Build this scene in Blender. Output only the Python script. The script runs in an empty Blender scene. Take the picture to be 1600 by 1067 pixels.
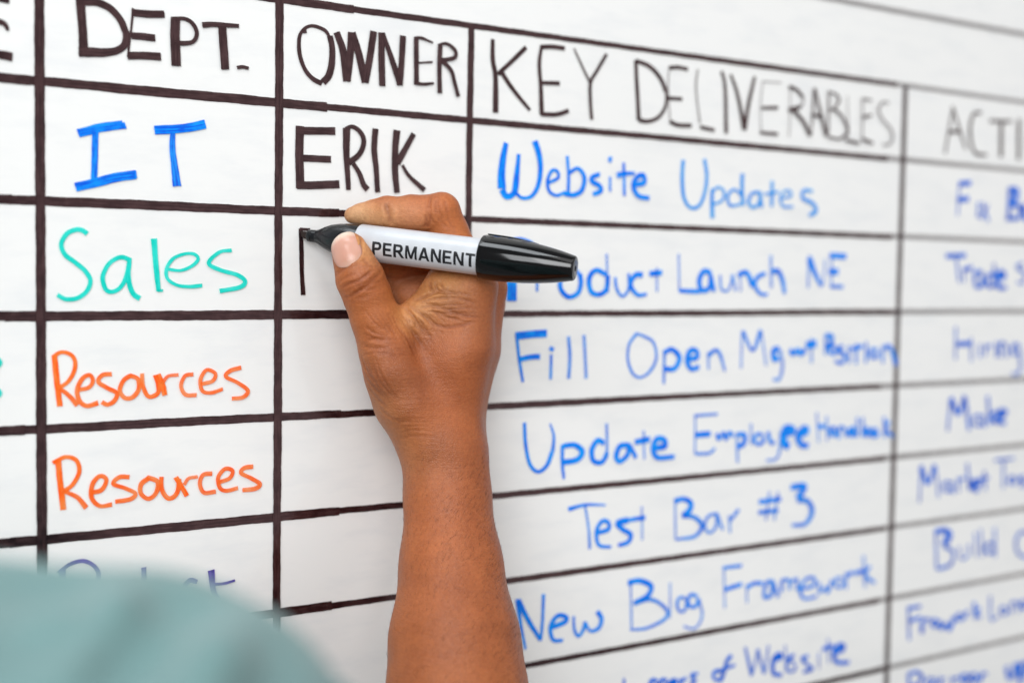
import bpy, bmesh, math, random
import numpy as np
from mathutils import Vector, Matrix

# ------------------------------------------------------------------ camera, world, lights, exposure
scene = bpy.context.scene
scene.render.resolution_x, scene.render.resolution_y = 1024, 682
scene.view_settings.view_transform = 'Standard'
scene.view_settings.look = 'None'
scene.view_settings.exposure = 0.1
scene.view_settings.gamma = 1.0
COL = scene.collection

cam_data = bpy.data.cameras.new('camera')
cam = bpy.data.objects.new('camera', cam_data)
COL.objects.link(cam)
scene.camera = cam
cam_data.sensor_width = 36.0
cam_data.lens = 44.0632
cam_data.clip_start = 0.02
cam_data.clip_end = 100.0
cam.matrix_world = Matrix([[0.84351, 0.016155, -0.53687, -0.227728], [-0.53688, 0.054791, -0.841877, -0.566039], [0.015815, 0.998367, 0.05489, 0.021936], [0.0, 0.0, 0.0, 1.0]])
cam_data.dof.use_dof = True
cam_data.dof.focus_distance = 0.588
cam_data.dof.aperture_fstop = 3.4
cam_data.dof.aperture_blades = 0

world = bpy.data.worlds.new('World')
scene.world = world
world.use_nodes = True
world.node_tree.nodes['Background'].inputs['Color'].default_value = (0.97, 0.985, 1.0, 1)
world.node_tree.nodes['Background'].inputs['Strength'].default_value = 0.22


def area(name, loc, target, sx, sy, radiance, colour):
    d = bpy.data.lights.new(name, 'AREA')
    d.shape = 'RECTANGLE'
    d.size, d.size_y = sx, sy
    d.energy = radiance * math.pi * sx * sy
    d.color = colour
    o = bpy.data.objects.new(name, d)
    COL.objects.link(o)
    o.location = loc
    o.rotation_euler = (Vector(target) - Vector(loc)).to_track_quat('-Z', 'Y').to_euler()
    return o


area('overhead_light', (-0.58, -0.2, 1.6), (-0.5, -0.18, 0.0), 1.25, 0.62, 6.5, (0.90, 0.96, 1.0))
area('window_light', (-1.35, -1.55, 0.75), (0.1, -0.08, 0.0), 1.1, 1.0, 6.5, (0.95, 0.98, 1.0))
area('front_fill_light', (-1.15, -2.3, 0.9), (0.1, 0, 0.0), 1.7, 1.6, 3.0, (1.0, 0.985, 0.965))  # added fill panel behind the camera, brightens the board beside the arm
area('room_window_light', (2.1, -2.4, 0.45), (0.25, 0, 0.0), 4.0, 3.2, 0.52, (1.0, 0.985, 0.97))
area('ceiling_light', (0.4, -1.2, 1.9), (0.3, 0.0, 0.0), 2.2, 1.0, 1.4, (1.0, 0.99, 0.98))


# ------------------------------------------------------------------ helpers
def new_mesh_obj(name, verts, faces, mat, parent=None, smooth=False, uvs=None):
    me = bpy.data.meshes.new(name)
    me.from_pydata(verts, [], faces)
    me.update()
    if uvs is not None:
        uvl = me.uv_layers.new(name='UVMap')
        flat = []
        for f in faces:
            for i in f:
                flat += [uvs[i][0], uvs[i][1]]
        uvl.data.foreach_set('uv', flat)
    if smooth:
        me.polygons.foreach_set('use_smooth', [True] * len(me.polygons))
    if mat:
        me.materials.append(mat)
    o = bpy.data.objects.new(name, me)
    COL.objects.link(o)
    if parent is not None:
        o.parent = parent
        o.matrix_parent_inverse = parent.matrix_world.inverted()
    return o


def empty(name, loc, label, cat, group=None):
    o = bpy.data.objects.new(name, None)
    o.empty_display_size = 0.02
    COL.objects.link(o)
    o.location = loc
    o['label'] = label
    o['category'] = cat
    if group:
        o['group'] = group
    bpy.context.view_layer.update()
    return o


class Nodes:
    def __init__(self, name):
        self.m = bpy.data.materials.new(name)
        self.m.use_nodes = True
        self.t = self.m.node_tree
        self.b = self.t.nodes['Principled BSDF']
        self.out = self.t.nodes['Material Output']

    def n(self, kind, **kw):
        nd = self.t.nodes.new(kind)
        for k, v in kw.items():
            setattr(nd, k, v)
        return nd

    def l(self, a, b):
        self.t.links.new(a, b)

    def noise(self, vec, scale, detail=2.0, rough=0.5):
        nd = self.n('ShaderNodeTexNoise')
        nd.inputs['Scale'].default_value = scale
        nd.inputs['Detail'].default_value = detail
        nd.inputs['Roughness'].default_value = rough
        if vec is not None:
            self.l(vec, nd.inputs['Vector'])
        return nd

    def mapping(self, vec, scale):
        nd = self.n('ShaderNodeMapping')
        nd.inputs['Scale'].default_value = scale
        self.l(vec, nd.inputs['Vector'])
        return nd.outputs['Vector']

    def ramp(self, fac, stops):
        nd = self.n('ShaderNodeValToRGB')
        e = nd.color_ramp.elements
        e[0].position, e[0].color = stops[0]
        e[1].position, e[1].color = stops[-1]
        for p, c in stops[1:-1]:
            x = e.new(p)
            x.color = c
        self.l(fac, nd.inputs['Fac'])
        return nd

    def math(self, op, a, b=None, clamp=False):
        nd = self.n('ShaderNodeMath', operation=op, use_clamp=clamp)
        for i, v in enumerate((a, b)):
            if v is None:
                continue
            if isinstance(v, (int, float)):
                nd.inputs[i].default_value = v
            else:
                self.l(v, nd.inputs[i])
        return nd.outputs[0]

    def bump(self, h, strength, dist, prev=None):
        nd = self.n('ShaderNodeBump')
        nd.inputs['Strength'].default_value = strength
        nd.inputs['Distance'].default_value = dist
        self.l(h, nd.inputs['Height'])
        if prev is not None:
            self.l(prev, nd.inputs['Normal'])
        return nd.outputs['Normal']


def setp(b, **kw):
    names = {'base': 'Base Color', 'rough': 'Roughness', 'spec': 'Specular IOR Level', 'coat': 'Coat Weight',
             'coatr': 'Coat Roughness', 'metal': 'Metallic', 'sheen': 'Sheen Weight', 'stint': 'Specular Tint', 'sssw': 'Subsurface Weight'}
    for k, v in kw.items():
        b.inputs[names[k]].default_value = (*v, 1) if isinstance(v, tuple) else v


# ------------------------------------------------------------------ materials
def mat_board():
    k = Nodes('board_enamel')
    tc = k.n('ShaderNodeTexCoord')
    n1 = k.noise(tc.outputs['Object'], 3.0, 3)
    r = k.ramp(n1.outputs['Fac'], [(0.3, (0.845, 0.845, 0.835, 1)), (0.7, (0.875, 0.875, 0.868, 1))])
    # faint smears of wiped ink
    n2 = k.noise(k.mapping(tc.outputs['Object'], (6, 6, 22)), 4.0, 5, 0.6)
    r2 = k.ramp(n2.outputs['Fac'], [(0.48, (1, 1, 1, 1)), (0.72, (0.93, 0.94, 0.955, 1))])
    mx = k.n('ShaderNodeMixRGB', blend_type='MULTIPLY')
    mx.inputs[0].default_value = 1
    k.l(r.outputs[0], mx.inputs[1])
    k.l(r2.outputs[0], mx.inputs[2])
    k.l(mx.outputs[0], k.b.inputs['Base Color'])
    setp(k.b, rough=0.09, spec=0.42)
    rr = k.ramp(n2.outputs['Fac'], [(0.35, (0.05, 0.05, 0.05, 1)), (0.75, (0.16, 0.16, 0.16, 1))])
    k.l(rr.outputs[0], k.b.inputs['Roughness'])
    n3 = k.noise(tc.outputs['Object'], 60.0, 2)
    k.l(k.bump(n3.outputs['Fac'], 0.06, 0.0004), k.b.inputs['Normal'])
    return k.m


def mat_ink(name, dark, lightc, streak=0.5, alpha_lo=0.82, alpha_hi=1.0, rough=0.3, spec=0.18, tint=(1, 1, 1)):
    """dry-erase ink: u runs along the stroke in mm, v across it; streaky, a little see-through"""
    k = Nodes(name)
    uv = k.n('ShaderNodeUVMap')
    geo = k.n('ShaderNodeTexCoord')
    n1 = k.noise(k.mapping(uv.outputs['UV'], (0.09, 5.0, 1)), 1.0, 4, 0.6)
    n2 = k.noise(geo.outputs['Object'], 160.0, 3, 0.6)
    f = k.math('ADD', k.math('MULTIPLY', n1.outputs['Fac'], 0.65), k.math('MULTIPLY', n2.outputs['Fac'], 0.35))
    c = k.ramp(f, [(0.43, (*dark, 1)), (0.57, (*lightc, 1))])
    k.l(c.outputs[0], k.b.inputs['Base Color'])
    setp(k.b, rough=rough, spec=spec, stint=tint)
    at = k.n('ShaderNodeAttribute', attribute_name='strength')
    a = k.ramp(f, [(0.48, (alpha_hi,) * 3 + (1,)), (0.64, (alpha_lo,) * 3 + (1,))])
    al = k.math('MULTIPLY', a.outputs[0], at.outputs['Fac'], True)
    k.l(al, k.b.inputs['Alpha'])
    return k.m


def mat_plain(name, base, rough=0.4, spec=0.5, coat=0.0, bump=None):
    k = Nodes(name)
    setp(k.b, base=base, rough=rough, spec=spec, coat=coat)
    tc = k.n('ShaderNodeTexCoord')
    n = k.noise(tc.outputs['Object'], 90.0, 3)
    lo = tuple(x * 0.94 for x in base)
    hi = tuple(min(1, x * 1.05) for x in base)
    r = k.ramp(n.outputs['Fac'], [(0.3, (*lo, 1)), (0.7, (*hi, 1))])
    k.l(r.outputs[0], k.b.inputs['Base Color'])
    if bump:
        nb = k.noise(tc.outputs['Object'], bump[0], 3)
        k.l(k.bump(nb.outputs['Fac'], bump[1], bump[2]), k.b.inputs['Normal'])
    return k.m


def mat_skin():
    k = Nodes('skin')
    tc = k.n('ShaderNodeTexCoord')
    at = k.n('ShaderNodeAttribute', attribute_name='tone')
    ob = tc.outputs['Object']
    n1 = k.noise(ob, 55.0, 4, 0.6)
    r1 = k.ramp(n1.outputs['Fac'], [(0.28, (0.80, 0.74, 0.71, 1)), (0.72, (1.14, 1.15, 1.16, 1))])
    mx = k.n('ShaderNodeMixRGB', blend_type='MULTIPLY')
    mx.inputs[0].default_value = 1
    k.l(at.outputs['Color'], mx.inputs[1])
    k.l(r1.outputs[0], mx.inputs[2])
    n2 = k.noise(ob, 700.0, 3, 0.6)
    r2 = k.ramp(n2.outputs['Fac'], [(0.3, (0.88, 0.84, 0.82, 1)), (0.65, (1.05, 1.05, 1.05, 1))])
    mx2 = k.n('ShaderNodeMixRGB', blend_type='MULTIPLY')
    mx2.inputs[0].default_value = 1
    k.l(mx.outputs[0], mx2.inputs[1])
    k.l(r2.outputs[0], mx2.inputs[2])
    k.l(mx2.outputs[0], k.b.inputs['Base Color'])
    setp(k.b, rough=0.46, spec=0.42, sssw=0.10)
    k.b.inputs['Subsurface Radius'].default_value = (1.0, 0.35, 0.18)
    k.b.inputs['Subsurface Scale'].default_value = 0.0028
    rr = k.ramp(n1.outputs['Fac'], [(0.3, (0.36,) * 3 + (1,)), (0.7, (0.55,) * 3 + (1,))])
    k.l(rr.outputs[0], k.b.inputs['Roughness'])
    # fine skin relief: a net of tiny furrows plus pores
    v = k.n('ShaderNodeTexVoronoi', feature='DISTANCE_TO_EDGE')
    v.inputs['Scale'].default_value = 1050.0
    wob = k.noise(ob, 300.0, 2)
    vadd = k.n('ShaderNodeVectorMath', operation='MULTIPLY_ADD')
    k.l(wob.outputs['Color'], vadd.inputs[0])
    vadd.inputs[1].default_value = (0.0012, 0.0012, 0.0012)
    k.l(ob, vadd.inputs[2])
    k.l(vadd.outputs[0], v.inputs['Vector'])
    fur = k.ramp(v.outputs['Distance'], [(0.0, (0, 0, 0, 1)), (0.25, (1, 1, 1, 1))])
    b1 = k.bump(fur.outputs[0], 0.5, 0.00016)
    b2 = k.bump(n2.outputs['Fac'], 0.35, 0.00022, b1)
    # long fine lines running across the wrist and forearm
    n4 = k.noise(k.mapping(ob, (60, 60, 420)), 1.6, 3, 0.6)
    b3 = k.bump(n4.outputs['Fac'], 0.4, 0.0006, b2)
    k.l(b3, k.b.inputs['Normal'])
    return k.m


def mat_cloth():
    k = Nodes('teal_jersey')
    tc = k.n('ShaderNodeTexCoord')
    n1 = k.noise(tc.outputs['Object'], 14.0, 3)
    r1 = k.ramp(n1.outputs['Fac'], [(0.3, (0.122, 0.218, 0.218, 1)), (0.7, (0.15, 0.258, 0.255, 1))])
    k.l(r1.outputs[0], k.b.inputs['Base Color'])
    setp(k.b, rough=0.9, spec=0.2, sheen=0.25)
    w = k.n('ShaderNodeTexWave')
    w.inputs['Scale'].default_value = 700
    k.l(tc.outputs['Object'], w.inputs['Vector'])
    k.l(k.bump(w.outputs['Fac'], 0.3, 0.0003), k.b.inputs['Normal'])
    return k.m


M_BOARD = mat_board()
M_FRAME = mat_plain('brushed_aluminium', (0.55, 0.56, 0.57), 0.35, 0.6)
INK = {
    'black': mat_ink('black_ink', (0.008, 0.003, 0.005), (0.040, 0.020, 0.022), alpha_lo=0.945, alpha_hi=0.99, rough=0.14, spec=0.7, tint=(1.0, 0.62, 0.62)),
    'blue': mat_ink('blue_ink', (0.0, 0.10, 0.74), (0.0, 0.31, 0.98), alpha_lo=0.93),
    'sky': mat_ink('bright_blue_ink', (0.0, 0.13, 0.80), (0.0, 0.33, 0.98), alpha_lo=0.95),
    'light': mat_ink('pale_blue_ink', (0.01, 0.25, 0.84), (0.03, 0.42, 0.93), alpha_lo=0.62, alpha_hi=0.92),
    'navy': mat_ink('deep_blue_ink', (0.0, 0.07, 0.56), (0.0, 0.20, 0.88), alpha_lo=0.95),
    'teal': mat_ink('teal_ink', (0.0, 0.58, 0.48), (0.02, 0.80, 0.69), alpha_lo=0.72, alpha_hi=0.98),
    'orange': mat_ink('orange_ink', (0.98, 0.105, 0.006), (1.0, 0.25, 0.04), alpha_lo=0.70, alpha_hi=0.98),
    'violet': mat_ink('violet_ink', (0.03, 0.006, 0.22), (0.10, 0.035, 0.44), alpha_lo=0.86),
}
M_SKIN = mat_skin()
M_CLOTH = mat_cloth()
M_BARREL = mat_plain('white_barrel_plastic', (0.57, 0.59, 0.625), 0.28, 0.5)
M_BLACK = mat_plain('glossy_black_plastic', (0.002, 0.002, 0.0025), 0.08, 0.5, bump=(60, 0.05, 0.0004))
M_NOSE = mat_plain('satin_black_plastic', (0.006, 0.007, 0.009), 0.22, 0.5)
M_FELT = mat_plain('inked_felt', (0.022, 0.012, 0.010), 0.75, 0.3, bump=(1500, 0.6, 0.0003))
M_PRINT = mat_plain('printed_black', (0.012, 0.013, 0.016), 0.4, 0.4)
M_HAIR = mat_plain('dark_hair', (0.012, 0.007, 0.005), 0.5, 0.4)


def mat_nail():
    k = Nodes('fingernail')
    tc = k.n('ShaderNodeTexCoord')
    n = k.noise(k.mapping(tc.outputs['UV'], (18, 2, 1)), 1.0, 3)
    sep = k.n('ShaderNodeSeparateXYZ')
    k.l(tc.outputs['UV'], sep.inputs[0])
    # pink bed, paler free edge
    r = k.ramp(sep.outputs['Y'], [(0.0, (0.66, 0.40, 0.30, 1)), (0.18, (0.58, 0.29, 0.21, 1)), (0.70, (0.62, 0.33, 0.25, 1)), (0.86, (0.80, 0.62, 0.50, 1))])
    k.l(r.outputs[0], k.b.inputs['Base Color'])
    setp(k.b, rough=0.28, spec=0.5, sssw=0.1)
    k.b.inputs['Subsurface Scale'].default_value = 0.001
    k.l(k.bump(n.outputs['Fac'], 0.25, 0.0002), k.b.inputs['Normal'])
    return k.m


M_NAIL = mat_nail()

# ------------------------------------------------------------------ whiteboard
board = empty('whiteboard', (0, 0, 0), 'glossy white planning board ruled in black with coloured handwritten project rows', 'whiteboard')
BX0, BX1, BZ0, BZ1 = -0.75, 1.75, -0.85, 0.62


def box(name, x0, x1, y0, y1, z0, z1, mat, parent, bevel=0.0):
    bm = bmesh.new()
    bmesh.ops.create_cube(bm, size=1)
    for v in bm.verts:
        v.co = Vector(((x0 + x1) / 2 + v.co.x * (x1 - x0), (y0 + y1) / 2 + v.co.y * (y1 - y0), (z0 + z1) / 2 + v.co.z * (z1 - z0)))
    if bevel:
        bmesh.ops.bevel(bm, geom=bm.edges[:], offset=bevel, segments=2, affect='EDGES')
    me = bpy.data.meshes.new(name)
    bm.to_mesh(me)
    bm.free()
    me.materials.append(mat)
    o = bpy.data.objects.new(name, me)
    COL.objects.link(o)
    o.parent = parent
    return o


box('writing_surface', BX0, BX1, 0.0, 0.012, BZ0, BZ1, M_BOARD, board)
FR = 0.022
for (a, b, c, d) in ((BX0 - FR, BX1 + FR, BZ1, BZ1 + FR), (BX0 - FR, BX1 + FR, BZ0 - FR, BZ0),
                     (BX0 - FR, BX0, BZ0, BZ1), (BX1, BX1 + FR, BZ0, BZ1)):
    box('frame', a, b, -0.008, 0.014, c, d, M_FRAME, board, 0.002)

rng = random.Random(7)


def catmull(P, step):
    """P: list of tuples; returns dense points"""
    P = [np.array(p, float) for p in P]
    if len(P) == 2:
        n = max(2, int(np.linalg.norm(P[1][:2] - P[0][:2]) / step))
        return [P[0] + (P[1] - P[0]) * i / n for i in range(n + 1)]
    Q = [2 * P[0] - P[1]] + P + [2 * P[-1] - P[-2]]
    out = []
    for i in range(1, len(Q) - 2):
        p0, p1, p2, p3 = Q[i - 1], Q[i], Q[i + 1], Q[i + 2]
        n = max(2, int(np.linalg.norm(p2[:2] - p1[:2]) / step))
        for j in range(n):
            t = j / n
            out.append(0.5 * ((2 * p1) + (p2 - p0) * t + (2 * p0 - 5 * p1 + 4 * p2 - p3) * t * t + (3 * p1 - p0 - 3 * p2 + p3) * t ** 3))
    out.append(P[-1])
    return out


def ribbon(points, strength, h0, acc, wob=0.05, step=0.7, seed=0):
    """points (x, z, width) in mm on the board. Appends to acc=(verts, faces, uvs, strengths)"""
    V, F, U, S = acc
    D = catmull(points, step)
    n = len(D)
    C = np.array([d[:2] for d in D])
    T = np.gradient(C, axis=0)
    T /= (np.linalg.norm(T, axis=1)[:, None] + 1e-9)
    N = np.stack([-T[:, 1], T[:, 0]], 1)
    L = np.concatenate([[0], np.cumsum(np.linalg.norm(np.diff(C, axis=0), axis=1))])
    r = random.Random(seed)
    k1, k2, k3, k4 = [r.uniform(0, 6.28) for _ in range(4)]
    base = len(V)
    m = 3
    for i in range(n):
        w = D[i][2] / 2
        e = []
        for sgn, ka, kb in ((-1, k1, k2), (1, k3, k4)):
            e.append(w * sgn + wob * (math.sin(L[i] * 0.31 + ka) + 0.5 * math.sin(L[i] * 1.1 + kb)) + r.uniform(-1, 1) * wob * 0.25)
        h = h0 + 0.012 * L[i] / 10.0
        endc = min(L[i], L[-1] - L[i])
        for j in range(m + 1):
            q = j / m
            off = e[0] + (e[1] - e[0]) * q
            p = C[i] + N[i] * off
            if endc < 0.01:  # slightly uneven felt end
                p = p + T[i] * (r.uniform(-0.12, 0.12)) * (1 if i else -1)
            V.append((p[0] / 1000, -h / 1000, p[1] / 1000))
            U.append((L[i] + seed * 13.7 % 97, q))
            S.append(strength)
        if i:
            for j in range(m):
                a = base + (i - 1) * (m + 1) + j
                F.append((a, a + m + 1, a + m + 2, a + 1))


def ink_object(name, acc, mat, label=None):
    V, F, U, S = acc
    o = new_mesh_obj(name, V, F, mat, board, uvs=U)
    at = o.data.attributes.new('strength', 'FLOAT', 'POINT')
    at.data.foreach_set('value', S)
    # make every face look out of the board (towards -y)
    me = o.data
    bm = bmesh.new()
    bm.from_mesh(me)
    for f in bm.faces:
        if f.normal.y > 0:
            f.normal_flip()
    bm.to_mesh(me)
    bm.free()
    if label:
        o['label'] = label
    return o


# ruled lines, in mm on the board: (x0, z0, x1, z1, width)
ROWS = [148.79, 100.4, 49.58, -0.0, -49.15, -97.52, -144.68, -193.38, -240.78, -288.78, -336.78, -384.78]
COLS = [-108.56, 0.0, 105.01, 437.62]
XL, XR = -300.0, 1100.0
ZB, ZT = -430.0, ROWS[0]
seed = 1


def rule(pts, w, h, sd, strength=1.0):
    acc = ([], [], [], [])
    r = random.Random(sd)
    k = [r.uniform(0, 6.28) for _ in range(3)]
    dense = []
    for (x, z) in pts:
        dense.append((x, z, w * (1 + 0.06 * r.uniform(-1, 1))))
    ribbon(dense, strength, h, acc, wob=0.09, step=1.6, seed=sd)
    ink_object('ruled_line', acc, INK['black'])


def seg(x0, z0, x1, z1, jit, r, n):
    return [(x0 + (x1 - x0) * i / n + r.uniform(-jit, jit) * 0, z0 + (z1 - z0) * i / n + r.uniform(-jit, jit)) for i in range(n + 1)]


rr_ = random.Random(3)
for i, z in enumerate(ROWS):
    wd = 4.3 if i else 3.9
    # each rule was drawn in two or three pulls that do not quite meet
    cuts = [XL, COLS[0] - 12 + rr_.uniform(-6, 6), COLS[1] + rr_.uniform(20, 50), COLS[3] - rr_.uniform(5, 20), XR]
    for j in range(len(cuts) - 1):
        a, b = cuts[j], cuts[j + 1] + 2.0
        dz = rr_.uniform(-0.22, 0.22)
        pts = seg(a, z + dz, b, z + dz * 0.3, 0.12, rr_, 6)
        rule(pts, wd * rr_.uniform(0.94, 1.03) * (0.86 if j == 3 else 0.80 if j == 2 else 1), 0.10 + 0.02 * j, seed,
             0.45 if j == 3 else 1.0)
        seed += 1
TOPLINE = (196.4, 196.1)
rule(seg(XL, TOPLINE[0], XR, TOPLINE[1], 0.1, rr_, 6), 3.4, 0.1, seed, 0.5)
for j, x in enumerate(COLS):
    r0 = random.Random(50 + j)
    n = 9
    zt = ZT if j > 0 else ZT + 0
    pts = [(x + r0.uniform(-0.15, 0.15), zt + (ZB - zt) * i / n) for i in range(n + 1)]
    rule(pts, (4.1, 4.0, 3.8, 4.8)[j], 0.30, 400 + j, 0.68 if j == 3 else 1.0)

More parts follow.
